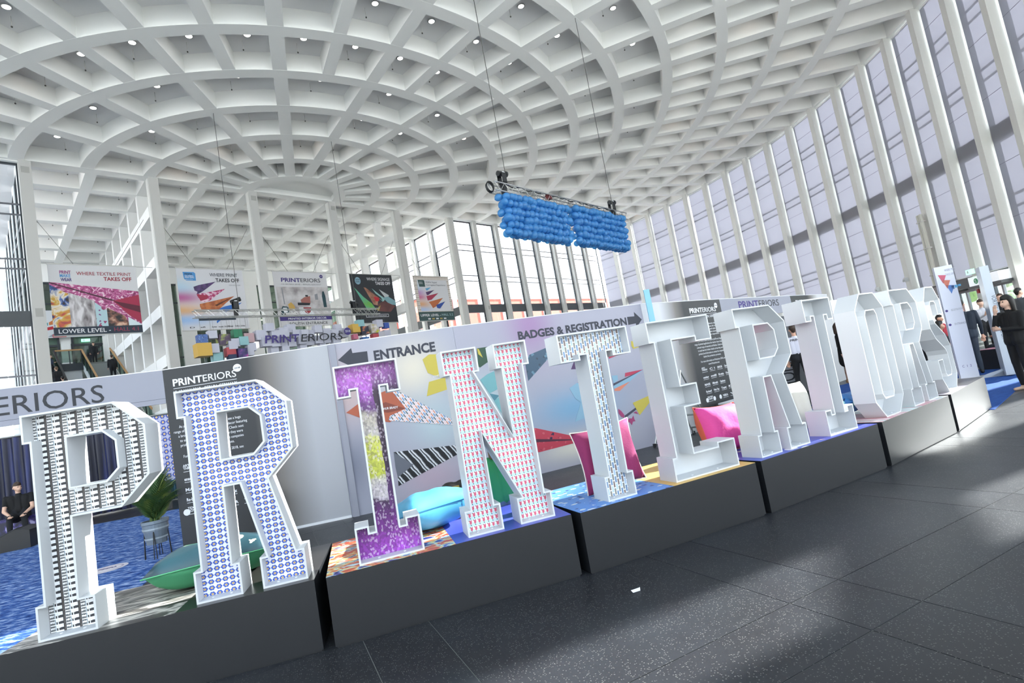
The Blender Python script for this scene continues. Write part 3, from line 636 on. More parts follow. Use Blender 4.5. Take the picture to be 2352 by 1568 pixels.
def inset(poly, w):
    n = len(poly); A = sum(poly[i][0]*poly[(i+1) % n][1]-poly[(i+1) % n][0]*poly[i][1] for i in range(n)); s = 1 if A > 0 else -1; out = []
    for i in range(n):
        p0, p1, p2 = Vector(poly[i-1]), Vector(poly[i]), Vector(poly[(i+1) % n]); d0 = (p1-p0).normalized(); d1 = (p2-p1).normalized()
        n0 = Vector((-d0.y, d0.x))*s; n1 = Vector((-d1.y, d1.x))*s; b = (n0+n1); k = w/max(.25, (1+n0.dot(n1))); out.append(tuple(p1+b*k))
    return out
def fillpoly(outer, holes, y, name, m, parent):
    bm = bmesh.new(); edges = []
    for lp in [outer]+holes:
        vs = [bm.verts.new((p[0], y, p[1])) for p in lp]
        for i in range(len(vs)): edges.append(bm.edges.new((vs[i], vs[(i+1) % len(vs)])))
    bmesh.ops.triangle_fill(bm, use_beauty=True, use_dissolve=False, edges=edges, normal=(0, -1, 0))
    bmesh.ops.recalc_face_normals(bm, faces=bm.faces)
    r = bmesh.ops.extrude_face_region(bm, geom=list(bm.faces)); bmesh.ops.translate(bm, vec=(0, .006, 0), verts=[v for v in r['geom'] if isinstance(v, bmesh.types.BMVert)])
    bmesh.ops.recalc_face_normals(bm, faces=bm.faces)
    me = bpy.data.meshes.new(name); bm.to_mesh(me); bm.free(); me.materials.append(m); return link(name, me, parent)
def ringwall(loops_w, y0, y1, mb):
    for outer, w in loops_w:
        ins = inset(outer, w); n = len(outer)
        vs = [(p[0], y, p[1]) for y in (y0, y1) for p in outer+ins]
        fs = []
        for i in range(n):
            j = (i+1) % n
            fs += [(i, j, n+j, n+i), (2*n+i, 3*n+i, 3*n+j, 2*n+j), (i, 2*n+i, 2*n+j, j), (n+i, n+j, 3*n+j, 3*n+i)]
        mb.add(vs, fs)
letters = [('P', 0, .17, LP, [CR], P_weave, 'with black and white weave print', 'giant block letter P at the left end, black and white woven print inside'),
 ('R', 0, 1.035, LR, [CR], P_flower, '', 'giant block letter R lined with rows of blue flowers'),
 ('I', 1, .215, LI, [], P_fol, '', 'giant block letter I lined with purple and yellow foliage print'),
 ('N', 1, .978, LN, [], P_shield, '', 'giant block letter N lined with pink shield shapes on pale blue'),
 ('T', 2, .10, LT, [], P_dash, '', 'giant block letter T lined with blue and brown brick dashes'),
 ('E', 2, .955, LE, [], None, '', 'plain white giant block letter E right of the dash-patterned T'),
 ('R', 3, .105, LR, [CR], None, '', 'plain white giant block letter R behind the white E'),
 ('I', 3, 1.093, LI, [], None, '', 'plain white giant block letter I on the blue flower-print plinth'),
 ('O', 4, .117, LO, [CO], None, '', 'plain white giant block letter O on the red brick-print plinth'),
 ('R', 4, .99, LR, [CR], None, '', 'farthest plain white giant block letter R, just before the S'),
 ('S', 5, .10, LS, [], None, '', 'plain white giant block letter S at the far right end of the row')]
for ch, bi, u0, out, holes, pm, _, lb in letters:
    o, a = PL[bi]; a = R(a)
    loc = (o[0]+u0*math.cos(a)-.065*math.sin(a), o[1]+u0*math.sin(a)+.065*math.cos(a), PH)
    t = thing('block_letter_'+ch.lower(), lb, 'letter', loc, a, 'giant white block letters on plinths')
    dep = .222; wt = .012
    mb = MB(); ringwall([(out, wt)]+[(h, -wt) for h in holes], 0, dep, mb); mb.build('side_wall', M_wh, t)
    back = inset(out, wt); hb = [inset(h, -wt) for h in holes]
    fillpoly(back, hb, .098 if pm else dep-.035, 'back_panel', pm or M_whin, t)
    zs = [p for p in out if p[1] == 0]; xs_ = sorted(p[0] for p in zs)
    for k in range(0, len(xs_)-1, 2):
        for fx in (.3, .7):
            MB().tube(((xs_[k]+(xs_[k+1]-xs_[k])*fx), .05, wt), ((xs_[k]+(xs_[k+1]-xs_[k])*fx), .05, wt+.004), .009, n=8).build('screw_cap', M_inkw, t)
# ---- cushions
def cushion(name, label, cat, loc, rot, w, h, th, m1, m2, m3=None, n=14, seed=1):
    rnd = random.Random(seed); vs = []; fs = []; mi = []
    def P(i, j, sgn):
        u = -1+2*i/n; v = -1+2*j/n; e = (1-abs(u)**2.6)*(1-abs(v)**2.6); e = max(0, e)**.42
        pin = 1-.10*(1-abs(u)**2)*(abs(v)**3); pin2 = 1-.10*(1-abs(v)**2)*(abs(u)**3)
        wr_ = .012*math.sin(7*u+seed)*math.sin(5*v+seed*2)*e
        return (u*w/2*pin2, sgn*(th/2*e)+wr_, v*h/2*pin)
    mb = MB()
    for sgn, m in ((-1, 0), (1, 1)):
        vs = [P(i, j, sgn) for j in range(n+1) for i in range(n+1)]
        fs = [(j*(n+1)+i, j*(n+1)+i+1, (j+1)*(n+1)+i+1, (j+1)*(n+1)+i) for j in range(n) for i in range(n)]
        if sgn > 0: fs = [f[::-1] for f in fs]
        mb.add(vs, fs, m)
    me = mb.mesh('cover', [m1, m2], True)
    t = thing(name, label, cat, loc); t.rotation_euler = rot
    bm = bmesh.new(); bm.from_mesh(me); bmesh.ops.remove_doubles(bm, verts=bm.verts, dist=.0004); bm.to_mesh(me); bm.free()
    c = link('cover', me, t)
    edge = MB(); ring = [P(i, 0, 1) for i in range(n+1)]+[P(n, j, 1) for j in range(1, n+1)]+[P(i, n, 1) for i in range(n-1, -1, -1)]+[P(0, j, 1) for j in range(n-1, 0, -1)]
    for i in range(len(ring)): edge.tube(ring[i], ring[(i+1) % len(ring)], .005, n=5)
    edge.build('piping', m3 or m2, t); return t
def pl(bi, u, v, z=PH): o, a = PL[bi]; a = R(a); return (o[0]+u*math.cos(a)-v*math.sin(a), o[1]+u*math.sin(a)+v*math.cos(a), z)
C_dkleaf = pat_bits('dark leaf fabric', '22404a', '3f7a60', 'cfd0b0', 5); C_green = mat('green velvet', '2f7550', .8); C_sky = pat_bits('sky blue fabric', '4f9fc4', 'e4e2de', 'd9b29a', 2.2); C_mar = mat('maroon fabric', '8e2c5c', .85, bump=(60, .2)); C_wht = mat('off white fabric', 'e4ddd0', .9)
C_pink = mat('hot pink fabric', 'd94a97', .8, bump=(25, .3)); C_or = mat('orange red fabric', 'c8604a', .8); C_cream = mat('cream fabric', 'dbd5c8', .9, bump=(12, .5)); C_fish = pat_bits('blue fish fabric', '2a72b8', '8fd0d8', '12305e', 9)
cushion('cushion', 'large green cushion with leaf print lying behind the blue-flowered R', 'cushion', pl(0, .98, .68, PH+.135), (R(90-8), 0, R(24)), .82, .62, .30, C_green, C_dkleaf, C_green, seed=2)
cushion('cushion', 'sky blue and white painted cushion lying behind the purple I', 'cushion', pl(1, .80, .66, PH+.15), (R(90-12), 0, R(35)), .60, .56, .30, C_sky, C_sky, mat('piping blue', '2f7fb0', .8), seed=4)
cushion('cushion', 'maroon cushion standing upright behind the dash-patterned T', 'cushion', pl(2, .60, .47, PH+.275), (R(-8), R(-3), R(22)), .60, .55, .20, C_mar, C_wht, C_wht, seed=3)
cushion('cushion', 'hot pink cushion with orange edge behind the white E', 'cushion', pl(2, 2.12, .72, PH+.23), (R(-16), R(4), R(30)), .62, .50, .30, C_pink, C_or, C_or, seed=5)
cushion('cushion', 'cream cushion with purple edge between the white R and I', 'cushion', pl(3, 1.42, .70, PH+.26), (R(-10), R(6), R(27)), .62, .56, .28, C_cream, mat('mauve print', '7a4a72', .8), C_cream, seed=6)
cushion('cushion', 'flat blue fish-print cushion behind the white I and O', 'cushion', pl(4, .42, .62, PH+.13), (R(74), 0, R(40)), .55, .55, .24, C_fish, C_fish, C_fish, seed=7)
# scrap of paper
MB().add([(0, 0, .002), (.05, .01, .004), (.055, .03, .018), (.02, .045, .003), (-.01, .02, .012)], [(0, 1, 2, 3, 4)]).build('paper_scrap', M_inkw, label='tiny scrap of white paper on the dark floor tiles', cat='litter', loc=(.495, 3.65, 0))
# ---- exhibition boards
def board(name, p0, p1, z0=0., z1=2.6, m=None, label=None, th=.04, edge=True, trim=True):
    loc, ang, L = seg(p0, p1); t = thing(name, label, 'display board', loc, ang)
    MB().box(0, L-.003, 0, th, z0, z1).build('panel', m, t)
    if trim: MB().box(0, L-.003, -.012, 0, z0, z0+.035).build('foot_trim', M_inkw, t)
    MB().box(0, L-.003, -.004, th+.004, z1, z1+.012).build('top_edge', M_inkw, t)
    return t, L
def logo_row(parent, x, z, words, w, h, m, gap):
    for k, s in enumerate(words):
        if s: text(s, h, m, parent, x+k*gap, -.001, z, bold=.01, width=w, lines=.8, name='logo')
# left header
t, L = board('header_board', (-6.95, 6.66), (-5.06, 7.68), 2.12, 2.6, M_lav, 'pale lavender header board ending in dark ERIORS lettering', trim=False)
MB().box(0, L, -.001, 0, 2.188, 2.192).build('joint_line', M_ink, t)
text('PRINT', .255, M_pur, t, -.62, -.001, 2.26, bold=.02, width=.78)
text('ERIORS', .255, M_ink, t, .30, -.001, 2.26, bold=.004, width=1.14)
# black board
B1m = fade_mat('black fade left', 1.15, 1.95); t, L = board('information_board', (-5.06, 7.68), (-2.79, 8.1), 0, 2.6, B1m, 'black board fading to pale grey behind the blue-flowered R')
def info(t, x0, tw, mirror=False):
    k = tw/.86
    text('PRINT', .105*k if k < 1.1 else .105, M_inkw, t, x0, -.001, 2.345, bold=.035, width=tw*.46); text('ERIORS', .105, M_inkw, t, x0+tw*.47, -.001, 2.345, bold=.006, width=tw*.53)
    MB().box(x0, x0+tw, -.002, 0, 2.305, 2.312).build('rule', M_inkw, t)
    MB().tube((x0+tw*1.03, -.003, 2.47), (x0+tw*1.03, 0, 2.47), .058, n=22).build('disc', M_inkw, t); text('2018', .026, M_ink, t, x0+tw*1.03-.04, -.005, 2.458, width=.08)
    text('15-18 MAY 2018 \u2022 BERLIN, GERMANY', .055, M_inkw, t, x0, -.001, 2.225, width=tw)
    L1 = ['A showcase of printed interior decor', 'featuring printed solutions for every', 'interior space, surface and style. The', 'world of interior decoration meets print', 'for a fully decorated live experience.']
    L2 = ["As you walk around the feature you'll see a huge", 'range of printed applications for interior decor featuring', 'a broad range of materials and finishes. Check next', 'to each item for further details on how they were', 'produced and information to contact the companies', 'behind the production processes.']
    L3 = ['For more information on Printeriors 2018, see', 'www.Printeriors.net']
    z = 2.08
    for q in L1: text(q, .036, M_inkw, t, x0+tw*.5, -.001, z, align='CENTER', width=tw*.98*len(q)/42); z -= .058
    z = 1.735
    for q in L2: text(q, .040, M_inkw, t, x0+tw*.5, -.001, z, align='CENTER', width=tw*1.04*len(q)/57+.08); z -= .067
    z = 1.275+.03
    for q in L3: text(q, .040, M_inkw, t, x0+tw*.5, -.001, z, align='CENTER', width=tw*.9*len(q)/46+.05); z -= .067
    g = tw*.29
    rows = [['ARTS\nTHREAD', 'C !', 'CMYUK', 'DuraVibe'], ['enashaw', 'mill', 'Kreta', 'Kornit'], ['MASS', 'Mimaki', 'Optimus', ''], ['Re-board', 'Print Tex', 'Topaz', 'KA'], ['TEXTILE\nTOWN', '', 'VEIKA', 'V']]
    zz = [1.13, .98, .83, .69, .53]
    for r_, z in zip(rows, zz):
        for q, s in enumerate(r_):
            if not s: continue
            w = tw*.2; hh = .034 if '\n' in s else .045
            text(s, hh, M_inkw, t, x0+q*g, -.001, z+(.045 if '\n' in s else 0), bold=.03, width=w, name='logo', lines=.85)
            MB().box(x0+q*g, x0+q*g+w, -.0015, 0, z-.028, z-.022).build('rule', M_inkw, t)
    for q, z in ((-.36, .54), (.86, .54), (1.66, .54)):
        MB().tube((x0+q*g if q > 0 else x0-.02*tw, -.003, z), (x0+q*g if q > 0 else x0-.02*tw, -.001, z), .045, n=18).build('disc', M_inkw, t)
info(t, .115, .86)
# mural boards
M1m = mural_mat('mural sky one', '9c9daa', [(1.22, 2.02, .45, .45, 'cfc6b4', .9), (.2, 1.85, .3, .5, 'b79c98', .8), (1.46, 1.1, .4, .5, 'a9c0c4', .6), (.1, .75, .35, .45, '6c6f80', .8), (1.25, .35, .5, .35, 'b39aa8', .7)])
M2m = mural_mat('mural sky two', '9c9ba8', [(1.95, .95, .8, .34, '6f9ab8', .95), (1.35, 2.5, .42, .55, '93709a', .85), (1.9, .30, .7, .2, 'cfc9b8', .9), (3.25, 1.2, .6, .25, '8f93a4', .6), (.3, 1.2, .4, .5, 'a8c6c6', .7)])
t1, L = board('mural_board', (-2.79, 8.1), (-.9, 8.55), 0, 2.6, M1m, 'mural board with ENTRANCE and a left arrow, orange and striped paper darts', trim=False)
t2, L = board('mural_board', (-.9, 8.55), (2.5, 10.0), 0, 2.6, M2m, 'mural board with BADGES & REGISTRATION, right arrow and red, teal, yellow paper darts', trim=False)
MB().box(.02, .11, -.03, 0, 0, 2.6).build('post', M_lav, t1)
def ink(n, c): return mat(n, c, .6)
P_or = ink('orange print', 'a4553c'); P_ord = ink('dark orange print', '7a3c30'); P_yl = ink('yellow print', 'b8a845'); P_yld = ink('olive print', '6f6a35'); P_gr = ink('forest print', '2c4a38'); P_te = ink('teal print', '6a9ea3'); P_ted = ink('dark teal print', '467785'); P_tel = ink('pale teal print', '8fb2b5')
P_nv = pat_bits('navy leaf print', '2d4a60', '4f7488', '1d3346', 9); P_nvd = ink('navy fold print', '1f2c3c'); P_lt = ink('light blue print', '7fa3b8'); P_rd = ink('crimson print', 'a8304c'); P_vi = ink('violet print', '4a2f58'); P_sal = ink('salmon print', 'c87a62'); P_fold = ink('slate fold print', '3c3c4c')
P_redb = pat_bits('red bird print', 'b0384a', '2e2444', 'c05a66', 9); P_mg = ink('magenta splash print', '9a3a68'); P_dm = pat_dash('dart dash print', .028, .07, ('3f6fa0', 'd9b8b8', '1d2230', 'c0704a'), 'd5d6dc', rot=.5)
def pat_stripe():
    m = mat('striped print', '222226', .6); g = NG(m); x, y, z = g.co(); u = g.m_('ADD', g.m_('MULTIPLY', x, 6.5), g.m_('MULTIPLY', z, 4.)); n = g.noise(7, 3)
    g.base(g.ramp(g.fr(g.m_('ADD', u, g.m_('MULTIPLY', n, .35))), [(0, hx('16171c')), (.48, hx('1c1d22')), (.5, hx('c9ccd0')), (.62, hx('8b8e94')), (.66, hx('35363c')), (.8, hx('d5d6d8')), (.92, hx('9a9ca2'))], 'CONSTANT')); return m
P_st = pat_stripe()
A1 = [('printed_dart', [(.131, 1.539), (.438, 1.702), (.821, 1.781), (.89, 1.724), (1.013, 1.442), (.717, 1.529), (.413, 1.528)], P_or), ('printed_dart', [(.131, 1.539), (.413, 1.528), (.736, 1.436), (.991, 1.446), (.745, 1.278), (.352, 1.406)], P_or), ('printed_fold', [(.413, 1.528), (.727, 1.595), (1.013, 1.442), (.735, 1.429)], P_ord),
 ('printed_dart', [(.849, 1.742), (.926, 1.74), (1.752, 1.102), (1.743, 1.046), (.728, 1.31), (.76, 1.376), (1.013, 1.442)], P_dm), ('printed_fold', [(.996, 1.479), (1.752, 1.102), (1.748, 1.079), (1.02, 1.418)], P_fold),
 ('printed_dart', [(.73, .822), (1.739, .741), (1.73, .611), (.727, .306), (.735, .436), (.996, .575), (.742, .711)], P_st), ('printed_fold', [(.73, .822), (.996, .575), (.735, .436), (.724, .594)], ink('grey fold print', '5f626c')),
 ('printed_dart', [(1.385, 2.157), (1.498, 2.22), (1.815, 2.177), (1.75, 1.783), (1.534, 1.873), (1.434, 1.934)], P_yl), ('printed_dart', [(1.429, 1.791), (1.757, 1.829), (1.724, 1.63), (1.36, 1.574)], P_yl), ('printed_fold', [(1.434, 1.934), (1.782, 1.976), (1.75, 1.783), (1.618, 1.829)], P_yld)]
for k, (n_, p, m) in enumerate(A1): flat(n_, p, -.001-.001*(k % 4), m, t1)
A2 = [('printed_dart', [(.34, 2.202), (.521, 2.205), (.49, 1.955), (.341, 1.885), (.316, 1.907)], P_gr), ('printed_fold', [(.345, 2.201), (.375, 2.183), (.417, 2.039), (.351, 2.104)], P_yl), ('printed_dart', [(.306, 1.689), (.444, 1.759), (.599, 1.8), (.612, 1.503), (.426, 1.447)], P_te), ('printed_fold', [(.426, 1.447), (.591, 1.387), (.489, 1.313)], P_ted), ('printed_dart', [(.479, 1.315), (.608, 1.375), (.59, 1.067), (.54, 1.167)], P_te),
 ('printed_dart', [(1.246, 1.97), (1.618, 2.054), (1.628, 1.888), (1.145, 1.539), (1.145, 1.803)], P_nv), ('printed_fold', [(1.152, 1.783), (1.619, 2.005), (1.615, 1.957), (1.228, 1.801)], P_nvd), ('printed_dart', [(1.885, 1.294), (2.055, 1.364), (2.15, 1.334), (2.164, 1.038), (2.116, .968), (1.965, 1.101)], P_lt), ('printed_dart', [(1.873, .713), (2.135, .75), (2.153, 1.03), (2.071, 1.045)], P_lt), ('printed_fold', [(2.055, 1.364), (2.145, 1.365), (2.15, 1.334)], P_rd), ('printed_dart', [(1.985, 1.61), (2.066, 1.731), (2.143, 1.725), (2.138, 1.594)], P_vi), ('printed_fold', [(2.782, 1.684), (2.788, 1.72), (2.983, 1.722)], P_rd),
 ('printed_dart', [(3.046, 1.313), (3.068, 1.382), (3.271, 1.387), (3.471, 1.386), (3.321, 1.333)], P_rd), ('printed_dart', [(2.778, 1.138), (2.766, 1.194), (3.471, 1.386), (3.329, 1.316), (3.133, 1.218)], P_lt), ('printed_fold', [(2.776, 1.234), (3.471, 1.386), (2.772, 1.193)], P_fold), ('printed_dart', [(2.774, 1.099), (2.778, 1.138), (3.133, 1.218), (2.884, 1.084)], P_sal), ('printed_dart', [(2.772, 1.376), (2.896, 1.367), (2.887, 1.277), (2.788, 1.237)], P_lt),
 ('printed_dart', [(3.103, .828), (3.547, .909), (3.533, .819), (3.201, .586), (3.142, .732)], P_yl), ('printed_fold', [(2.874, .633), (3.55, .888), (3.552, .862), (2.894, .591)], P_fold), ('printed_splash', [(2.966, .572), (3.02, .56), (3.066, .605), (3.07, .54), (3.087, .499), (3.03, .50), (2.998, .445), (2.96, .50), (2.893, .522)], P_mg), ('printed_splash', [(2.779, .777), (2.83, .73), (2.878, .652), (2.865, .597), (2.81, .63), (2.768, .697)], P_mg), ('printed_splash', [(2.792, .541), (2.83, .49), (2.868, .413), (2.82, .38), (2.785, .316), (2.77, .382)], P_mg), ('printed_splash', [(3.094, .792), (3.243, .83), (3.217, .783)], P_mg), ('printed_splash', [(3.077, .654), (3.175, .61), (3.142, .668)], P_mg),
 ('printed_dart', [(1.13, .746), (2.081, .371), (1.123, .349), (.971, .369), (1.023, .766)], P_redb), ('printed_fold', [(1.076, .574), (2.081, .371), (1.078, .519)], ink('dark crimson print', '4a1f34')), ('printed_dart', [(3.327, 1.939), (3.491, 1.892), (3.522, 1.809), (3.342, 1.791), (3.313, 1.852)], P_yl)]
for k, (n_, p, m) in enumerate(A2): flat(n_, p, -.001-.001*(k % 3), m, t2)
M_arr = mat('arrow ink', '2f313c', .6)
flat('arrow', [(.124, 2.347), (.34, 2.503), (.349, 2.424), (.57, 2.419), (.564, 2.24), (.356, 2.245), (.35, 2.19)], -.001, M_arr, t1)
text('ENTRANCE', .150, M_arr, t1, .66, -.001, 2.262, bold=.055, width=.955)
text('VANDERHOEVEN', .035, M_inkw, t1, 1.50, -.005, 1.845, bold=.01, width=.30); text('ARTHUR BRADY', .035, M_inkw, t1, .60, -.005, 1.487, bold=.02, width=.30, rot=-.05)
text('BADGES & REGISTRATION', .135, M_arr, t2, 1.105, -.001, 2.252, bold=.055, width=2.21)
flat('arrow', [(3.345, 2.391), (3.51, 2.386), (3.515, 2.466), (3.66, 2.309), (3.505, 2.17), (3.51, 2.25), (3.34, 2.241)], -.001, M_arr, t2)
# second black board, lintel, third board
t, L = board('information_board', (2.5, 10.0), (4.66, 11.74), 0, 2.6, fade_mat('black fade right', 1.35, .55, '26282b', 'c4c5ca'), 'black board behind the white E and R with a logo grid and white lettering', trim=False)
info(t, 1.55, 1.0)
t, L = board('header_board', (4.66, 11.74), (7.5, 14.2), 2.17, 2.6, M_lav, 'pale header board with violet and black lettering above the white R', trim=False)
text('PRINT', .17, M_pur, t, .83, -.001, 2.365, bold=.03, width=1.0); text('ERIORS', .17, M_ink, t, 1.86, -.001, 2.365, bold=.004, width=1.12)
t, L = board('information_board', (7.5, 14.2), (9.6, 16.1), 0, 2.6, fade_mat('black fade third', 1.2, 2.0, '26282b', 'c0c0c2'), 'third black board fading to grey behind the white I', trim=False)
text('PRINTERIORS', .10, M_inkw, t, .3, -.001, 2.38, bold=.02, width=.8)
t = thing('pillar_board', 'pale grey board with lettering turned on its side behind the couple', 'display board', (7.0, 15.0, 0), R(-12))
MB().box(-1.6, .9, 0, .05, 0, 2.13).build('panel', mat('pale pillar', 'a9acb4', .6), t)
text('PRINT', .42, M_pur, t, .15, -.001, 2.05, bold=.02, rot=R(-90), width=1.0); text('ERIORS', .42, M_ink, t, .15, -.001, 1.0, bold=.004, rot=R(-90), width=1.0)
# curtain room seen under the left header
def curtain(name, label, p0, p1, z1, m, folds):
    loc, ang, L = seg(p0, p1); t = thing(name, label, 'curtain', loc, ang); vs = []; n = folds*6
    for z in (0.02, z1):
        for k in range(n+1): vs.append((L*k/n, .05*math.sin(k*math.pi/3), z))
    MB().add(vs, [(k, k+1, n+2+k, n+1+k) for k in range(n)]).build('cloth', m, t, smooth=True)
    MB().tube((0, 0, z1+.02), (L, 0, z1+.02), .03).build('rail', M_steel, t); return t
M_nav = pat_ramp('navy curtain', [(.3, '0c0e1c'), (.5, '151a38'), (.7, '2a3570')], 3, stretch=(3, 1, .12)); M_teal = pat_ramp('teal jungle curtain', [(.35, '071420'), (.5, '0e3040'), (.62, '1c5c72'), (.75, '0c2a44')], 3.5, stretch=(2, 1, .7))
curtain('curtain', 'long navy curtain behind the seated men at the left edge', (-22, 12.6), (-11.2, 15.6), 2.55, M_nav, 46)
curtain('curtain', 'dark teal jungle-print curtain seen through the hole of the P', (-11.1, 15.6), (-9.9, 15.9), 2.5, M_teal, 6)
curtain('curtain', 'dark navy curtain right of the grey post behind the P', (-9.7, 15.9), (-8.9, 16.1), 2.5, M_nav, 4)
t = thing('display_post', 'pale grey square post between the two dark curtains behind the P', 'post', (-9.8, 15.85, 0)); MB().box(-.09, .09, -.09, .09, 0, 2.5).build('post', mat('post grey', '9c9da6', .5), t)
t = thing('flower_panel', 'blue flower-print panel between the P and the black board', 'display board', (-9.45, 13.55, 0), R(12)); MB().box(0, 1.5, 0, .05, .7, 2.35).build('panel', pat_flower('flower print large', .135, .15, 'a9abc6', '34479a'), t); MB().box(.2, .3, .05, .1, 0, .7).box(1.2, 1.3, .05, .1, 0, .7).build('leg', M_blk, t)
# ---- carpets
MB().poly([(-5.15, 7.85), (-4.3, 8.6), (-8.7, 13.25), (-10.8, 13.1), (-11.1, 11.0), (-9.5, 8.2), (-5.6, 3.7), (-3.6, 3.9), (-3.4, 4.15), (-4.6, 6.2)], 0.0, .006, 'z').build('carpet', M_carpet, label='streaked blue carpet behind the letter P at the left', cat='carpet')
MB().poly([(6.45, 7.6), (6.3, 8.0), (8.1, 12.3), (10.2, 13.2), (11.0, 12.2), (9.5, 10.2)], 0.0, .006, 'z').build('carpet', M_carpet2, label='plain blue carpet beyond the far end of the letter row', cat='carpet')
MB().poly([(6.0, 11.5), (8.0, 14.5), (9.3, 15.0), (8.6, 11.8), (7.0, 10.4)], 0.0, .004, 'z').build('carpet', M_carpet2, label='plain blue carpet strip under the woman with the handbag', cat='carpet')
t = thing('floor_sticker', 'round white sticker with purple rings on the streaked blue carpet', 'sticker', (-5.98, 7.45, .007), .3)
for r0, m, z in ((.24, mat('sticker white', 'd8d2d8', .5), 0), (.19, mat('sticker mauve', 'a89ab0', .5), .0006), (.165, MATS['sticker white'], .0012)): MB().lathe([(0, z), (r0, z), (r0, z+.0006), (0, z+.0006)], 32).build('disc', m, t)
text_o = text('FESPA', .07, M_pur, t, -.11, 0, 0, width=.22)
if text_o: text_o.rotation_euler = (R(-90), 0, 0); text_o.location = (0, 0, .003)
# ---- palm in pot
random.seed(11)
t = thing('potted_palm', 'green potted palm in a grey bucket on a wire stand between P and R', 'plant', (-5.42, 7.68, 0))
Mp = mat('zinc', '77828c', .45, .4)
MB().lathe([(0, .2), (.125, .2), (.135, .3), (.15, .38), (.155, .38), (.16, .47), (.17, .48), (.17, .52), (.155, .52), (.15, .48), (0, .47)], 24).build('pot', Mp, t, smooth=False)
for z, r0 in ((.27, .137), (.40, .155)): MB().lathe([(r0, z), (r0+.008, z), (r0+.008, z+.02), (r0, z+.02)], 24).build('band', mat('zinc light', '9aa5ad', .4, .4), t)
st_ = MB(); 
for k in range(4):
    a = math.pi/2*k+.4; st_.tube((.14*math.cos(a), .14*math.sin(a), .44), (.16*math.cos(a-.12), .16*math.sin(a-.12), .0), .006); st_.tube((.14*math.cos(a), .14*math.sin(a), .44), (.16*math.cos(a+.12), .16*math.sin(a+.12), .0), .006)
st_.build('wire_stand', M_blk, t)
MB().lathe([(0, .475), (.15, .475), (.15, .48), (0, .485)], 16).build('soil', mat('soil', '2e241c', .95), t)
gl = [mat('frond green', '3c5a30', .6), mat('frond yellow green', '6a7a38', .6)]
for k in range(26):
    a = random.random()*6.283; r_ = random.uniform(.15, .55); h_ = random.uniform(.45, .95); mb = MB(); prev = None; b0 = Vector((random.uniform(-.05, .05), random.uniform(-.05, .05), .47)); n = 9; P_ = []
    for q in range(n+1):
        f = q/n; P_.append(b0+Vector((math.cos(a)*r_*f**1.8, math.sin(a)*r_*f**1.8, h_*(f-.38*r_*1.6*f**3))))
    for q in range(n): mb.tube(P_[q], P_[q+1], .006*(1-q/n)+.0015, n=4, cap=False)
    sd_ = Vector((-math.sin(a), math.cos(a), 0))
    for q in range(3, n*3):
        f = q/(n*3); i_ = min(n-1, int(f*n)); p = P_[i_].lerp(P_[i_+1], f*n-i_); d = (P_[i_+1]-P_[i_]).normalized(); ll = .20*math.sin(math.pi*min(1, f+.1))+.03
        for sg_ in (-1, 1):
            tip = p+(sd_*sg_*.75+d*.8+Vector((0, 0, -.25))).normalized()*ll; w_ = d*.009
            mb.add([p-w_, p+w_, p.lerp(tip, .5)+w_*1.2, tip, p.lerp(tip, .5)-w_*1.2], [(0, 1, 2, 3, 4)])
    mb.build('frond', gl[k % 3 == 0], t, fix=False)
# ---- waste bin
t = thing('waste_bin', 'dark round waste bin behind the leg of the blue-flowered R', 'bin', (-3.98, 8.35-.55+.05, 0))
t.location = (-3.86, 7.72, 0)
MB().lathe([(0, 0), (.17, 0), (.175, .56), (0, .56)], 24).build('body', mat('bin grey', '3d4146', .45), t); MB().lathe([(.18, .50), (.185, .50), (.185, .55), (.18, .55)], 24).build('rim_band', mat('bin band', '8b8f94', .4, .5), t); MB().lathe([(0, .62), (.15, .61), (.19, .56), (.175, .555), (0, .555)], 24).build('lid', M_blk, t)
# ---- step ladder
t = thing('step_ladder', 'grey metal step ladder behind the white E', 'ladder', (0, 0, 0))
a_ = (2.17, 9.66, 0); b_ = (2.5, 9.35, 0); c_ = (3.42, 10.22, 0); d_ = (3.12, 10.40, 0); tp = (2.68, 9.92, 1.25); tq = (2.92, 9.80, 1.25); 
for p, q, n_ in ((a_, tp, 'rail'), (b_, tq, 'rail'), (c_, tq, 'rail'), (d_, tp, 'rail')): MB().tube(p, q, .018, n=8).build(n_, M_steel, t)
def lp(p, q, f): return tuple(p[k]+(q[k]-p[k])*f for k in range(3))
for f in (.12, .32, .52, .72): 
    p, q = lp(c_, tq, f), lp(d_, tp, f); MB().tube(p, q, .025, n=6).build('tread', M_steel, t)
for f in (.03, .35, .65): MB().tube(lp(a_, tp, f), lp(b_, tq, f), .01, n=6).build('brace', M_blk, t)
for p in (a_, b_, c_, d_): MB().box(p[0]-.025, p[0]+.025, p[1]-.025, p[1]+.025, 0, .06).build('rubber_foot', M_blk, t)
# paper brochures on a low table behind the pink cushion
t = thing('brochure_holder', 'white brochures on a low black stand behind the hot pink cushion', 'brochures', (4.0, 10.6, 0), R(38)); MB().box(0, .8, 0, .35, .0, .42).build('stand', M_blk, t); MB().box(.05, .75, .03, .3, .42, .45).build('stack', M_inkw, t); flat('printed_stripe', [(.1, .43), (.7, .43), (.7, .44), (.1, .44)], .029, M_pur, t)
# blue flag blade
t = thing('blue_blade', 'slim light blue blade standing at the joint between mural and black board', 'banner', (2.62, 9.85, 0), R(10)); MB().box(-.055, .055, -.01, .01, .02, 2.83).build('blade', mat('light blue', '7fb6d0', .5), t); MB().box(-.2, .2, -.12, .12, 0, .02).build('base', M_steel, t)
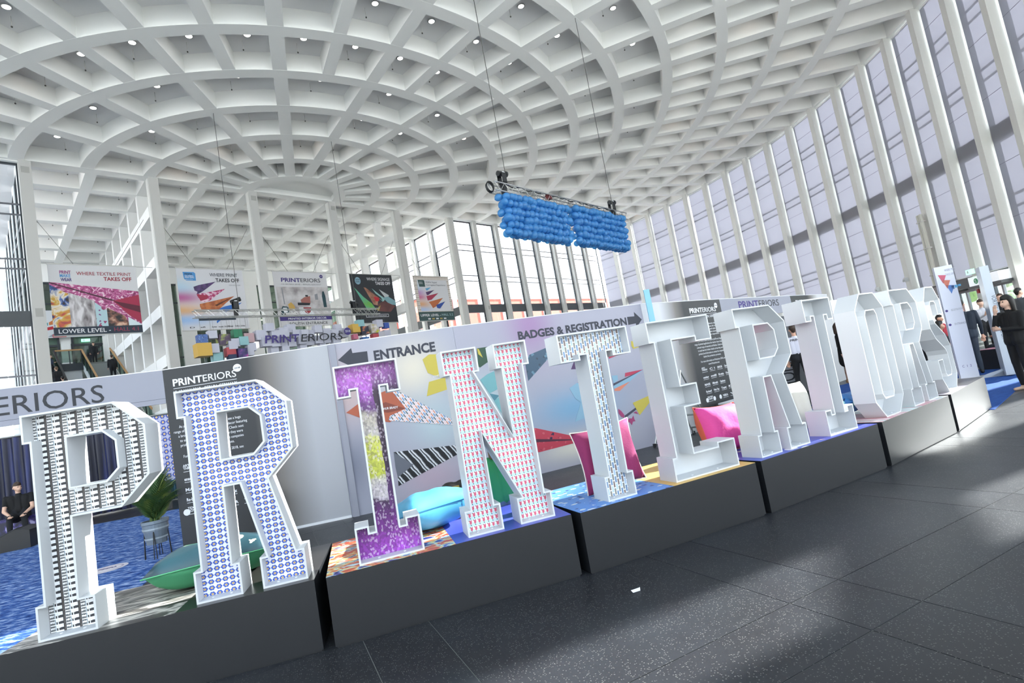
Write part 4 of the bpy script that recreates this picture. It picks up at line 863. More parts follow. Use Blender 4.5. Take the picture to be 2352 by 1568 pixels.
# totems
t = thing('totem', 'tall slim white info totem with coloured dart print at the end of the letter row', 'totem', (9.25, 11.35, 0), R(-20))
MB().box(-.12, .20, -.02, .08, 0.02, 2.42).build('body', mat('totem white', 'd4d6e2', .45), t); MB().box(-.24, .4, -.15, .2, 0, .02).build('base', M_steel, t)
for k, c in enumerate(('c0566a', 'c8705a', '4f78b8')): flat('printed_dart', [(-.08+.05*k, 2.25-.12*k), (.06+.05*k, 2.22-.12*k), (-.02+.05*k, 2.05-.12*k)], -.021, mat('totem ink %d' % k, c, .5), t)
for k, c in enumerate(('5d7fae', '57a0cc', '57a0cc')): flat('printed_badge', [(.1+.06*k, 1.9+.02*k), (.15+.06*k, 1.9+.02*k), (.15+.06*k, 1.98), (.1+.06*k, 1.98)], -.021, mat('totem badge %d' % k, c, .5), t)
text('WHERE PRINT\nTAKES OFF', .05, mat('totem grey ink', '9a9ca8', .5), t, .05, -.021, 2.3, width=.2, lines=1.4)
for z, s_ in ((1.45, 'REGISTRATION'), (1.15, 'ENTRANCE')): text(s_, .045, MATS['totem grey ink'], t, 0, -.021, z, width=.2); MB().tube((-.08, -.024, z+.02), (-.08, -.02, z+.02), .025, n=12).build('bullet', M_pur, t)
text('C  1  2', .05, M_pur, t, -.05, -.021, .25, width=.16)
t = thing('totem', 'narrow silver totem seen edge-on with small lettering and splayed feet', 'totem', (9.62, 10.85, 0), R(-34))
MB().box(-.04, .10, -.25, .25, .03, 2.22).build('body', mat('totem silver', 'b4bcc6', .3, .3), t)
for sg_ in (-1, 1): MB().poly([(-.3*sg_, 0), (.05*sg_, .14), (.3*sg_+.1, 0)] if sg_ > 0 else [(-.55, 0), (-.05, .14), (0, 0)], -.05, .02).build('foot', MATS['totem silver'], t)
text('VORTEX HALL   TAKES OFF', .07, mat('totem ink grey', '4a5060', .5), t, .03, -.252, 1.62, rot=R(-90), width=.9)
# pale card beyond third board
t = thing('colour_card', 'orange and pink printed card standing above the woman with the handbag', 'display board', (9.62, 16.05, 0), R(30)); MB().box(0, .4, 0, .03, 1.3, 2.4).build('panel', M_inkw, t); flat('printed_shape', [(0, 1.3), (.22, 1.3), (.1, 1.9), (0, 2.0)], -.001, mat('coral ink', 'd9806a', .6), t); flat('printed_shape', [(.2, 1.5), (.36, 1.55), (.3, 1.75), (.22, 1.7)], -.001, M_red, t); MB().box(.1, .2, 0, .03, 0, 1.3).build('leg', M_steel, t)
# far plinth
t = thing('display_plinth', 'low dark plinth with pink printed top behind the standing man', 'plinth', (10.5, 12.5, 0), R(-80)); MB().box(0, 2.6, 0, 1.6, 0, .455).build('body', M_lam, t); MB().box(0, 2.6, 0, 1.6, .455, .457).build('top_sheet', pat_ramp('pink smear print', [(.35, 'd8a8b8'), (.5, 'a83f66'), (.62, '3a2440')], 3.), t)
for k, (x, y, c, lb) in enumerate(((11.6, 11.6, 'c9c46a', 'yellow and black printed cushion'), (11.3, 12.3, 'b8b4b0', 'pale flat cushion'))):
    cushion('cushion', lb+' on the low plinth behind the standing man', 'cushion', (x, y, .54), (R(85), 0, R(20+40*k)), .6, .5, .16, mat('cushion tone %d' % k, c, .8), mat('cushion tone %d' % k, c, .8), M_blk, n=10, seed=8+k)
# stage monitor, cube seats, table
t = thing('stage_monitor', 'black wedge stage monitor speaker on the carpet edge at far left', 'speaker', (-10.95, 11.2, 0), R(20)); MB().poly([(-.5, 0), (.5, 0), (.5, .36), (.28, .42), (-.45, .12)], -.35, .3, 'y').build('cabinet', M_blk, t); MB().poly([(-.44, .13), (.27, .425), (.26, .435), (-.45, .14)], -.32, .27, 'y').build('grille', mat('grille', '3a3d42', .6, .3), t)
t = thing('cube_seat', 'dark blue patterned cube seat under the seated man', 'seat', (-12.75, 13.55, 0), R(15)); MB().box(-.6, .35, -.25, .35, 0, .46).build('body', pat_ramp('cube print', [(.4, '141634'), (.55, '3b2f7a'), (.65, 'a9a4d0')], 7.), t)
t = thing('side_table', 'folding table with a pink cloth beside the seated man', 'table', (-12.05, 14.1, 0), R(15)); MB().box(-.5, .6, -.3, .3, .68, .71).build('tabletop', M_steel, t); MB().box(-.1, .55, -.28, -.27, .1, .68).build('cloth', mat('orchid cloth', '9a4f8f', .8), t)
for x in (-.4, .5): MB().tube((x, -.2, .68), (x-.25, -.2, 0), .02).build('leg', M_blk, t)
# ---- hanging banners between the columns (3.5 m square)
def banner(s0, s1, label, m):
    t = thing('hanging_banner', label, 'banner', (*H(s0, 0), 7.66), AL, 'square banners hung between the columns'); W = s1-s0
    MB().box(0, W, 0, .02, 0, 3.53).build('sheet', m, t)
    MB().tube((-.03, .01, 3.53), (W+.03, .01, 3.53), .03, n=6).build('top_bar', M_colg, t); MB().tube((-.03, .01, 0), (W+.03, .01, 0), .03, n=6).build('bottom_bar', M_colg, t)
    for x, dx in ((W*.28, -1.5), (W*.76, 1.45)): MB().tube((x, .01, 3.55), (x+dx, .01, 3.55+2.6), .012, n=4).build('cable', M_wirem, t)
    MB().tube((-.75, .01, 3.56), (W+.75, .01, 3.5), .01, n=4).build('cable', M_wirem, t)
    def F(n_, pts, mm, l=0): return flat(n_, [(u*W, (1-v)*3.53) for u, v in pts], -.002-.002*l, mm, t)
    def X(s, u, v, w, h, mm, bold=0., al='LEFT', **k): return text(s, h*3.53, mm, t, u*W, -.012, (1-v)*3.53, bold=bold, width=w*W if w else None, align=al, **k)
    return t, F, X
M_ban = mat('banner cloth', 'cfced0', .7); b_red = mat('banner red', '9c2f3e', .6); b_nav = mat('banner navy', '22303f', .6)
t, F, X = banner(-12.53, -9.01, 'square banner with pink paisley photo between the first and second columns', M_ban)
X('PRINT', .12, .135, .12, .045, mat('banner magenta', '8e2f73', .6), .03); X('MAKE', .12, .185, .115, .045, mat('banner blue', '4a90c8', .6), .03); X('WEAR', .125, .24, .12, .045, M_pur, .03)
X('WHERE TEXTILE PRINT', .30, .15, .63, .052, b_red); X('TAKES OFF', .60, .225, .33, .055, b_red, .03)
P_pais = pat_ramp('paisley photo', [(.3, '6a2348'), (.45, 'a8447c'), (.55, 'c06a98'), (.6, 'e2c4d2')], 3.2, dist=2.5); P_mask = pat_ramp('mask photo', [(.36, '2a2e55'), (.42, 'c04f3a'), (.48, 'c9a23a'), (.54, 'e0d8cc'), (.6, '3a5fa0'), (.66, '2b1f22')], 1.6, dist=.8); P_bark = pat_ramp('drape photo', [(.3, '5d5557'), (.5, 'a8a2a4'), (.65, 'd8d4d6')], 2.2, stretch=(2, 1, .6), dist=.6)
F('printed_photo', [(0, .255), (1, .38), (1, .885), (0, .885)], P_pais); F('printed_photo', [(0, .29), (.19, .42), (.19, .885), (0, .885)], P_mask, 1); F('printed_photo', [(.19, .40), (.47, .52), (.47, .885), (.19, .885)], P_bark, 1)
F('printed_photo', [(.47, .54), (.60, .66), (.60, .885), (.47, .885)], pat_bits('cell print photo', 'a9c4cc', '8e2f5c', '7a3f78', 3.5), 1); F('printed_photo', [(.60, .62), (.80, .74), (.86, .885), (.60, .885)], pat_ramp('brown drape photo', [(.4, '1e1a1c'), (.52, '8a5a48'), (.62, 'd0a890')], 2.5), 1)
F('printed_photo', [(.84, .76), (.98, .86), (1, .885), (.84, .885)], mat('pale photo', 'cfdde2', .6), 2)
F('printed_fold', [(0, .255), (.72, .515), (.66, .52), (.0, .27)], mat('paisley fold', '4d2838', .6), 2); F('printed_dart', [(.68, .52), (1, .43), (1, .86), (.86, .74)], mat('dart crimson', 'a02848', .6), 2); F('printed_fold', [(.68, .52), (1, .60), (1, .70), (.80, .62)], mat('dart dark crimson', '5a1c30', .6), 3)
F('printed_band', [(0, .885), (1, .885), (1, 1), (0, 1)], b_nav, 3); X('LOWER LEVEL -', .05, .968, .57, .06, M_inkw, .015); X('HALL 4.1', .66, .965, .29, .06, mat('banner crimson', '94304c', .6), .0)
skyb = [(.0, 2.35, .9, .5, 'a8cfe4', .8), (.0, 1.85, 1.2, .35, 'b0508c', .95), (.0, 1.1, 1.3, .35, 'd8a468', .95), (.1, .6, 1.4, .3, '8fb4e0', .9)]
t, F, X = banner(-7.18, -3.74, 'square white banner with a fan of purple, pink and orange paper darts', mural_mat('banner sky', 'cfced2', skyb))
bb = mat('logo blue', '4a8ec8', .6); F('printed_badge', [(.09, .06), (.25, .06), (.27, .08), (.27, .2), (.13, .2), (.10, .17)], bb); X('FESPA', .115, .105, .11, .028, b_nav, .03); X('GLOBAL', .115, .135, .13, .022, M_inkw, .02); X('PRINT EXPO', .115, .16, .13, .02, M_inkw, .02); X('BERLIN 2018', .12, .19, .1, .012, M_inkw)
X('WHERE PRINT', .48, .125, .43, .06, b_nav); X('TAKES OFF', .56, .215, .37, .062, M_ink, .03); X('FESPA2018.COM', .76, .275, .18, .018, mat('banner grey ink', '8a8b90', .6))
d1 = pat_ramp('violet dart', [(.4, '3a2a52'), (.6, '5a3f72')], 4.); d2 = pat_ramp('pink dart', [(.42, 'a02f5a'), (.5, 'c05a86'), (.56, 'e0c0cf')], 5.); d3 = pat_ramp('orange dart', [(.4, '9a4f2a'), (.6, 'c0703c')], 4.); d4 = mat('blue dart', '2f6ab8', .6)
F('printed_dart', [(.22, .30), (.30, .27), (.56, .21), (.42, .32), (.34, .38), (.25, .43), (.27, .38), (.23, .36)], d1, 1); F('printed_dart', [(.25, .42), (.36, .40), (.69, .33), (.53, .45), (.43, .53), (.32, .55), (.28, .50)], d2, 2); F('printed_fold', [(.25, .42), (.42, .44), (.40, .50), (.30, .53)], mat('dart red', 'a02f48', .6), 3)
F('printed_dart', [(.28, .58), (.45, .54), (.82, .45), (.66, .58), (.55, .68), (.30, .68), (.28, .62)], d3, 3); F('printed_fold', [(.50, .60), (.82, .45), (.53, .62)], mat('dart brown', '5a3020', .6), 4); F('printed_dart', [(.53, .67), (.66, .62), (.93, .56), (.80, .66), (.66, .72)], d4, 2); F('printed_dart', [(.50, .86), (.62, .80), (.50, .90)], d4, 2)
F('printed_band', [(.24, .80), (.80, .80), (.80, .85), (.24, .85)], b_nav, 5)
for u, s_ in ((.1, 'D'), (.25, 'efi'), (.42, 'Brother'), (.52, 'mutoh'), (.61, 'HP'), (.67, 'Mimaki'), (.77, 'OKI'), (.86, 'X-Rite')): X(s_, u, .965, .07, .024, M_ink, .02)
t, F, X = banner(-1.98, 1.5, 'square banner with a furnished showroom photo and violet band', mat('banner pale', 'cdcbcd', .7))
X('PRINT', .135, .19, .35, .075, M_pur, .03); X('ERIORS', .49, .19, .38, .075, M_ink); F('disc', [(.90+.033*math.cos(a), .075+.033*math.sin(a)) for a in [k*.35 for k in range(18)]], M_pur); X('2018', .88, .083, .04, .015, M_inkw); X('15-18 MAY 2018', .14, .245, .33, .026, MATS['banner grey ink']); X('BERLIN, GERMANY', .53, .245, .35, .026, MATS['banner grey ink'])
F('printed_photo', [(0.03, .28), (1, .28), (1, .80), (0.03, .80)], pat_ramp('room photo', [(.35, '8f8788'), (.5, 'b5afaf'), (.65, 'c9c5c5')], 1.4)); F('printed_shape', [(.55, .80), (.40, .80), (.39, .66), (.58, .66), (.68, .80)], M_inkw, 1); F('printed_shape', [(.47, .66), (.62, .66), (.60, .75), (.55, .78), (.50, .75)], mat('photo red', '9a3038', .6), 2); F('printed_shape', [(.38, .57), (.62, .57), (.60, .62), (.38, .62)], M_ink, 1); F('printed_shape', [(.44, .52), (.52, .47), (.63, .45), (.62, .58), (.45, .57)], mat('photo rust', '9a6058', .6), 2)
F('printed_shape', [(.06, .70), (.10, .63), (.18, .64), (.22, .70), (.16, .80), (.06, .80)], mat('photo teal', '23424a', .6), 1); F('printed_shape', [(.10, .66), (.17, .66), (.18, .74), (.11, .75)], M_inkw, 2); F('printed_shape', [(.20, .60), (.26, .56), (.31, .62), (.33, .70), (.22, .70)], mat('photo ochre', 'c09a50', .6), 1); F('printed_shape', [(.10, .76), (.36, .73), (.34, .80), (.1, .81)], pat_bits('rug photo', 'c9c6c4', '6a6664', '8a8683', 5), 2)
F('printed_shape', [(.88, .36), (.91, .36), (.93, .45), (.93, .66), (.87, .66), (.86, .45)], MATS['photo teal'], 2); F('printed_shape', [(.72, .42), (.78, .40), (.78, .52), (.72, .52)], MATS['banner grey ink'], 1); F('printed_shape', [(.12, .3), (.14, .3), (.15, .6), (.13, .6)], MATS['banner grey ink'], 1); F('printed_shape', [(.54, .43), (.59, .43), (.59, .46), (.54, .46)], M_ink, 3)
F('printed_band', [(0.02, .82), (1, .82), (1, .895), (0.02, .895)], M_pur, 2); X('A SHOWCASE OF PRINTED', .2, .82, .6, .028, M_inkw, .01); X('PRINTED INTERIOR DECOR', .17, .878, .72, .035, M_inkw, .02); X('SOUTH ENTRANCE', .18, .975, .72, .05, M_ink, .005)
t, F, X = banner(3.22, 6.58, 'square black banner with green, orange and pale paper darts', mat('banner black', '2a2d32', .6))
F('disc', [(.17+.065*math.cos(a), .14+.075*math.sin(a)) for a in [k*.35 for k in range(18)]], mat('logo ice', '86a8b8', .6)); X('SIGN', .125, .13, .09, .03, b_nav, .02); X('EXPO', .125, .175, .09, .03, b_nav, .02)
X('WHERE SIGNAGE', .38, .13, .56, .065, M_inkw); X('TAKES OFF', .57, .215, .37, .065, M_inkw, .03)
F('printed_dart', [(.06, .27), (.24, .46), (.42, .60), (.50, .72), (.30, .74)], pat_ramp('green dart', [(.35, '6aa84a'), (.6, '5aa890')], 1.2)); F('printed_dart', [(.28, .27), (.33, .28), (.60, .48), (.55, .64), (.46, .62)], pat_ramp('wood dart', [(.4, '7a4a3a'), (.6, 'b08068')], 2.)); F('printed_shape', [(.48, .46), (.62, .48), (.60, .55), (.52, .56)], M_red, 1); F('printed_dart', [(.47, .29), (.66, .44), (.76, .50), (.70, .58), (.62, .50)], mat('ice dart', '8fb8b4', .6)); F('printed_shape', [(.55, .40), (.66, .48), (.69, .55), (.60, .48)], MATS['banner black'], 1); F('printed_dart', [(.64, .31), (.86, .43), (.84, .50), (.76, .48)], mat('pale dart', 'b8bcbc', .6)); F('printed_shape', [(.70, .48), (.84, .46), (1, .55), (1, .64), (.84, .62)], mat('ice wing', '7aa0a8', .6), 1); F('printed_shape', [(.55, .62), (.72, .55), (.98, .66), (.84, .78), (.56, .76)], pat_ramp('rust blur', [(.4, '5a3434'), (.6, '7a4a44')], 1.), 2); F('printed_shape', [(.5, .72), (.62, .64), (.56, .76)], mat('ochre print', 'b09a50', .6), 3)
F('printed_band', [(.24, .82), (.78, .82), (.78, .88), (.24, .88)], M_inkw, 3); F('printed_band', [(.25, .828), (.77, .828), (.77, .872), (.25, .872)], MATS['banner black'], 4); X('15-18 MAY 2018 MESSE BERLIN', .29, .862, .44, .022, M_inkw); X('FESPA', .46, .965, .16, .028, b_red, .02); F('printed_badge', [(.43, .94), (.46, .94), (.46, .965), (.43, .965)], M_inkw, 1)
t, F, X = banner(8.45, 11.88, 'square banner with a cardboard-patterned frame and a fan of small darts', pat_dash('cardboard frame', .16, .07, ('a8927c', 'd8cfc6', '8a7868', 'c2b09c'), 'ded8d2', rot=1.57))
F('printed_sheet', [(.09, .085), (.93, .085), (.93, .785), (.09, .785)], mural_mat('small sky', 'd2d1d3', [(.3, 2.6, .4, .4, 'b0d0e0', .5), (.3, 2.2, .6, .25, 'b88ac0', .9), (.3, 1.85, .7, .22, 'c8608c', .9), (.4, 1.3, .8, .3, 'd8a070', .95), (.4, .9, .8, .2, 'a0b8e0', .8)]), 1)
F('printed_badge', [(.12, .09), (.28, .09), (.30, .11), (.30, .24), (.14, .24)], mat('logo pine', '35504f', .6), 2); X('FESPA', .145, .15, .1, .02, M_inkw); X('EXPO', .145, .18, .1, .02, M_inkw); X('FESPA Digital', .33, .155, .31, .035, b_nav); X('Corrugated Experience', .33, .215, .55, .035, b_nav)
for k, (c, p) in enumerate((('5a9fc8', [(.29, .28), (.46, .25), (.33, .33)]), ('4a2f5a', [(.29, .36), (.54, .31), (.36, .42), (.31, .43)]), ('a0304c', [(.29, .45), (.64, .38), (.42, .53), (.31, .55)]), ('b8683c', [(.33, .58), (.75, .49), (.52, .68), (.42, .72), (.38, .64)]), ('2f4f9a', [(.52, .65), (.80, .57), (.62, .73), (.54, .72)]))): F('printed_dart', p, mat('small dart %d' % k, c, .6), 2)
F('printed_band', [(0, .80), (1, .80), (1, 1), (0, 1)], MATS['logo pine'], 2); X('UPPER LEVEL -', .05, .90, .56, .055, M_inkw, .02); X('HALL 5.2', .64, .895, .32, .052, mat('ice ink', 'a8c4cc', .6))
for k in range(5): F('printed_badge', [(.24+.11*k, .94), (.31+.11*k, .94), (.31+.11*k, .97), (.24+.11*k, .97)], [M_inkw, MATS['ochre print']][k % 2], 3)
# ---- trusses
def truss(parent, L, w=.29, nseg=28, m=M_steel):
    for y in (0, w):
        for z in (0, w): MB().tube((0, y, z), (L, y, z), .022, n=6).build('chord', m, parent)
    mb = MB(); d = L/nseg
    for k in range(nseg):
        a, b = (0, w) if k % 2 else (w, 0)
        for y in (0, w): mb.tube((k*d, y, a), ((k+1)*d, y, b), .009, n=4, cap=False)
        for z in (0, w): mb.tube((k*d, a, z), ((k+1)*d, b, z), .009, n=4, cap=False)
    mb.build('bracing', m, parent, kind='stuff')
def spotl(name_l, loc, rz, tilt=0.):
    t = thing('spotlight', name_l, 'light', loc, rz, 'black spotlights clamped on trusses')
    MB().tube((-.16, 0, .34), (.16, 0, .34+tilt), .085, n=12).tube((.16, 0, .34+tilt), (.24, 0, .34+tilt*1.2), .10, n=12).build('lamp_body', M_blk, t)
    MB().box(-.10, .10, -.11, -.095, .0, .36).box(-.10, .10, .095, .11, .0, .36).box(-.1, .1, -.11, .11, -.0, .05).build('yoke', M_blk, t)
    MB().box(-.07, .07, -.07, .07, -.30, 0).build('clamp', M_blk, t); MB().box(-.04, .08, -.086, -.08, .36, .40).build('type_plate', M_inkw, t); return t
loc, ang, L0 = seg((-11.6, 23.2), (-7.67, 27.5))
def K(s, y=0): return (-11.6+s*math.cos(ang)-y*math.sin(ang), 23.2+s*math.sin(ang)+y*math.cos(ang))
p = K(-1.8); t = thing('lighting_truss', 'long aluminium truss carrying the hanging cube cluster', 'truss', (p[0], p[1], 6.70), ang); truss(t, 9.0, .29, 34)
for k, (s, nm) in enumerate(((-.1, 'left'), (5.75, 'right'))):
    p = K(s, .14); spotl('black moving spotlight on the %s part of the truss above the cube cluster' % nm, (p[0], p[1], 7.02), ang, .12*(1-2*k))
for q, nm in (((-11.6, 23.2), 'left'), ((-7.67, 27.5), 'right')): MB().tube((0, 0, 7.0-ZC), (0, 0, 0), .012, n=5).build('hoist_cable', M_wirem, label='thin %s steel cable down to the truss over the cube cluster' % nm, cat='cable', loc=(q[0], q[1], ZC))
# cube cluster: each cube hangs on its own
random.seed(5)
cub = [(-1.748, 5.96, .36, 'blue lace print', pat_bits('blue lace print', '3a5c9a', '1b2a4c', '8fb0d0', 12)), (-1.325, 6.12, .34, 'white', 0), (-.929, 5.943, .45, 'dark artichoke print', pat_ramp('artichoke print', [(.35, '2a1f30'), (.5, '4f3a55'), (.62, '9aa84a')], 3.)), (-.307, 6.141, .36, 'green', mat('cube green', '2f7a5a', .6)), (-.12, 5.80, .38, 'aqua', mat('cube aqua', '8ab4b8', .6)), (.12, 5.95, .42, 'dusty pink', mat('cube rose', 'b8989c', .6)), (-1.877, 5.575, .55, 'mustard yellow', mat('cube mustard', 'c9a24a', .6)), (-1.40, 5.54, .40, 'white', 0), (-.45, 5.74, .36, 'white', 0), (-.705, 5.345, .38, 'red', mat('cube red', 'b04a50', .6)), (-1.236, 5.18, .38, 'aqua', MATS['cube aqua']), (-.301, 5.258, .40, 'violet print', pat_ramp('violet cube', [(.4, '1e1f4a'), (.55, '4a2f72'), (.65, 'a0408a')], 4.)), (.085, 5.25, .32, 'white', 0), (-.688, 5.02, .32, 'navy', mat('cube navy', '23304f', .6)), (-.6, 5.62, .36, 'white', 0),
 (.62, 6.05, .45, 'white', 0), (1.02, 6.328, .36, 'white', 0), (1.25, 6.0, .40, 'white', 0), (1.62, 6.12, .46, 'white', 0), (2.09, 6.296, .40, 'white', 0), (2.3, 6.02, .40, 'white', 0), (2.66, 5.98, .34, 'white', 0), (3.04, 5.98, .34, 'white', 0), (3.36, 6.165, .36, 'white', 0), (3.82, 6.01, .40, 'white', 0), (4.43, 6.176, .34, 'white', 0), (4.2, 5.92, .36, 'white', 0), (4.75, 6.0, .46, 'white', 0),
 (.80, 5.70, .42, 'white', 0), (1.2, 5.62, .38, 'white', 0), (1.62, 5.66, .40, 'white', 0), (2.05, 5.6, .38, 'white', 0), (2.5, 5.66, .36, 'white', 0), (2.9, 5.66, .42, 'white', 0), (3.35, 5.68, .40, 'white', 0), (3.8, 5.66, .38, 'white', 0), (4.25, 5.60, .40, 'white', 0), (1.2, 5.28, .36, 'white', 0), (1.7, 5.26, .34, 'white', 0), (2.6, 5.3, .34, 'white', 0), (3.6, 5.3, .3, 'white', 0),
 (5.77, 6.38, .36, 'aqua', MATS['cube aqua']), (5.42, 6.17, .44, 'mustard yellow', MATS['cube mustard']), (5.88, 6.03, .44, 'black and orange dart print', pat_ramp('dart cube', [(.38, '1d2230'), (.52, '2a3040'), (.58, 'c0704a'), (.64, '7ab0b0')], 3.)), (6.48, 6.11, .46, 'dried flower print', pat_ramp('dry flower cube', [(.35, 'd8d4d0'), (.55, 'b0a090'), (.62, 'b8b83a')], 5.)), (6.83, 6.35, .40, 'white', 0), (7.34, 6.186, .30, 'blue', mat('cube blue', '3a55a0', .6)), (7.33, 5.80, .40, 'white', 0), (6.5, 5.60, .34, 'red', MATS['cube red']), (6.0, 5.48, .36, 'blue brush print', pat_bits('brush cube', '2f62a0', 'b0c0d0', '1d2f50', 6)), (5.4, 5.64, .26, 'pink', mat('cube pink', 'c06a80', .6)), (6.9, 5.72, .40, 'pale dotted', mat('cube pale', 'b5b4bc', .6)), (.2, 5.5, .36, 'white', 0)]
M_cw = mat('cube white', 'b9b9c6', .7)
whites = 0; cubo = []
for k, (s, zt, w, nm, m) in enumerate(cub):
    dp = random.uniform(-.10, .16); p = K(s, dp); side_ = 'left end' if s < .6 else ('right end' if s > 5.3 else 'lettered middle')
    g = 'white cubes of the hanging cluster' if m == 0 else 'coloured cubes of the hanging cluster'
    lb = ('plain white cube in the %s of the hanging cube cluster' % side_) if m == 0 else ('%s cube in the %s of the hanging cube cluster' % (nm, side_))
    t = thing('hanging_cube', lb, 'cube', (p[0], p[1], zt-w), ang, g)
    MB().box(0, w, 0, w, 0, w).build('cube_body', m or M_cw, t); MB().tube((w/2, w/2, w), (w/2, w/2, 6.7-zt+w), .003, n=4).build('string', M_wirem, t); cubo.append((s, dp, zt, w, t))
# lettering carried on a front sheet of the middle cubes
p = K(.8, -.16); t = thing('cluster_lettering', 'violet and black lettering across the white middle cubes of the hanging cluster', 'lettering', (p[0], p[1], 5.38), ang, 'cube lettering')
text('PRINT', .36, M_pur, t, 0.05, 0, .02, bold=.03, width=1.62, shear=.12); text('ERIORS', .37, M_ink, t, 1.72, 0, .0, bold=.002, width=2.2, shear=.15)
p = K(4.86, -.14); t = thing('cluster_disc', 'round violet 2018 disc at the end of the cube lettering', 'sign', (p[0], p[1], 5.78), ang); MB().tube((.16, -.012, 0), (.16, 0, 0), .19, n=24).build('disc', M_pur, t); text('2018', .12, M_inkw, t, .02, -.014, -.05, width=.28)
# ---- balloon truss
A_, B_ = (.72, 16.4), (4.95, 21.1); loc, ang2, L0 = seg(A_, B_)
def K2(s, y=0): return (A_[0]+s*math.cos(ang2)-y*math.sin(ang2), A_[1]+s*math.sin(ang2)+y*math.cos(ang2))
p = K2(-.6); t = thing('lighting_truss', 'aluminium truss above the two blue balloon clusters', 'truss', (p[0], p[1], 7.56), ang2); truss(t, 7.95, .27, 34)
mb = MB(); prev = None
for k in range(40): q = (.6+k*.17, .13+.03*math.sin(k), .30+.03*math.sin(k*1.7)); mb.tube(prev, q, .02, n=5) if prev else None; prev = q
mb.build('cable_run', M_blk, t); MB().box(2.75, 2.95, .05, .2, .15, .3).build('strap', mat('strap red', '6a2a2a', .6), t)
mb = MB()
for q in range(3):
    for k in range(14): a, b = k*.45, (k+1)*.45; mb.tube((-.1+.16*math.cos(a)+.03*q, .1+.05*q, .12+.16*math.sin(a)), (-.1+.16*math.cos(b)+.03*q, .1+.05*q, .12+.16*math.sin(b)), .016, n=5)
mb.build('cable_coil', M_blk, t)
for s, nm in ((-.05, 'left'), (6.5, 'right')): p = K2(s, .13); spotl('black spotlight at the %s end of the balloon truss' % nm, (p[0], p[1], 7.86), ang2, .03)
p = K2(0, 0); MB().tube((0, 0, 8.2-ZC), (0, 0, 0), .012, n=5).build('hoist_cable', M_wirem, label='steel cable to the left end of the balloon truss', cat='cable', loc=(p[0], p[1], ZC))
MB().tube((0, 0, 7.8-ZC), (0, 0, 0), .012, n=5).build('hoist_cable', M_wirem, label='steel cable to the right end of the balloon truss', cat='cable', loc=(B_[0], B_[1], ZC))
mbal = bpy.data.materials.new('balloon blue'); mbal.use_nodes = True; q = mbal.node_tree.nodes['Principled BSDF']; q.inputs['Base Color'].default_value = hx('5a9fd4')+(1,); q.inputs['Roughness'].default_value = .18; q.inputs['Coat Weight'].default_value = .5
mbt = mbal.node_tree; tl = mbt.nodes.new('ShaderNodeBsdfTranslucent'); tl.inputs[0].default_value = hx('6fc0f0')+(1,); tp_ = mbt.nodes.new('ShaderNodeBsdfTransparent'); tp_.inputs[0].default_value = hx('a0daf8')+(1,)
m1_ = mbt.nodes.new('ShaderNodeMixShader'); m2_ = mbt.nodes.new('ShaderNodeMixShader'); m1_.inputs[0].default_value = .45; m2_.inputs[0].default_value = .22; oo = mbt.nodes['Material Output']
mbt.links.new(q.outputs[0], m1_.inputs[1]); mbt.links.new(tl.outputs[0], m1_.inputs[2]); mbt.links.new(m1_.outputs[0], m2_.inputs[1]); mbt.links.new(tp_.outputs[0], m2_.inputs[2]); mbt.links.new(m2_.outputs[0], oo.inputs[0])
bm_ = MB().ball((0, 0, 0), .125, 16, 10, sc=(.97, .97, 1.08)); bm_.lathe([(.004, -.15), (.012, -.15), (.006, -.133), (.004, -.133)], 8); bmesh_b = bm_.mesh('balloon', mbal, True)
random.seed(21); nb = 0; stuffb = MB()
for ci, (s0, s1, zt, zb) in enumerate(((-.35, 3.0, 7.38, 6.22), (3.42, 7.0, 7.5, 6.25))):
    nx = int((s1-s0)/.225); nz = 6
    for layer in range(2):
        for i in range(nx+1):
            for j in range(nz):
                off = .11*((j+layer) % 2); s = s0+i*.225+off+random.uniform(-.03, .03); z = zb+(zt-zb)*j/(nz-1)+random.uniform(-.03, .03)
                x, y = K2(s, -.05+layer*.21+random.uniform(-.03, .03))
                o = link('balloon', bmesh_b, None, 'shiny blue balloon in the %s balloon cluster under the truss' % ('left' if ci == 0 else 'right'), 'balloon', 'balloons of the %s cluster' % ('left' if ci == 0 else 'right'), None, (x, y, z))
                o.rotation_euler = (random.uniform(-1.5, 1.5), random.uniform(-1.5, 1.5), random.random()*6); k_ = random.uniform(.88, 1.12); o.scale = (k_, k_, k_); nb += 1
print('balloons', nb)
# ============================================================ people
def capsule(mb, p0, r0, p1, r1, n=12):
    p0, p1 = Vector(p0), Vector(p1); d = p1-p0
    if d.length < 1e-5: mb.ball(p0, r0, n, 8); return
    d.normalize(); a = d.orthogonal().normalized(); b = d.cross(a); rings = []
    for k in range(4): t = -math.pi/2+k*math.pi/8; rings.append((p0+d*r0*math.sin(t), r0*math.cos(t)))
    rings.append((p0, r0)); rings.append((p1, r1))
    for k in range(1, 5): t = k*math.pi/8; rings.append((p1+d*r1*math.sin(t), r1*math.cos(t)))
    vs = []; fs = []
    for c, r in rings:
        r = max(r, .0005)
        for i in range(n): t = 2*math.pi*i/n; vs.append(c+a*r*math.cos(t)+b*r*math.sin(t))
    m = len(rings)
    for k in range(m-1):
        for i in range(n): fs.append((k*n+i, k*n+(i+1) % n, (k+1)*n+(i+1) % n, (k+1)*n+i))
    fs += [tuple(range(n-1, -1, -1)), tuple(range((m-1)*n, m*n))]
    mb.add(vs, fs)
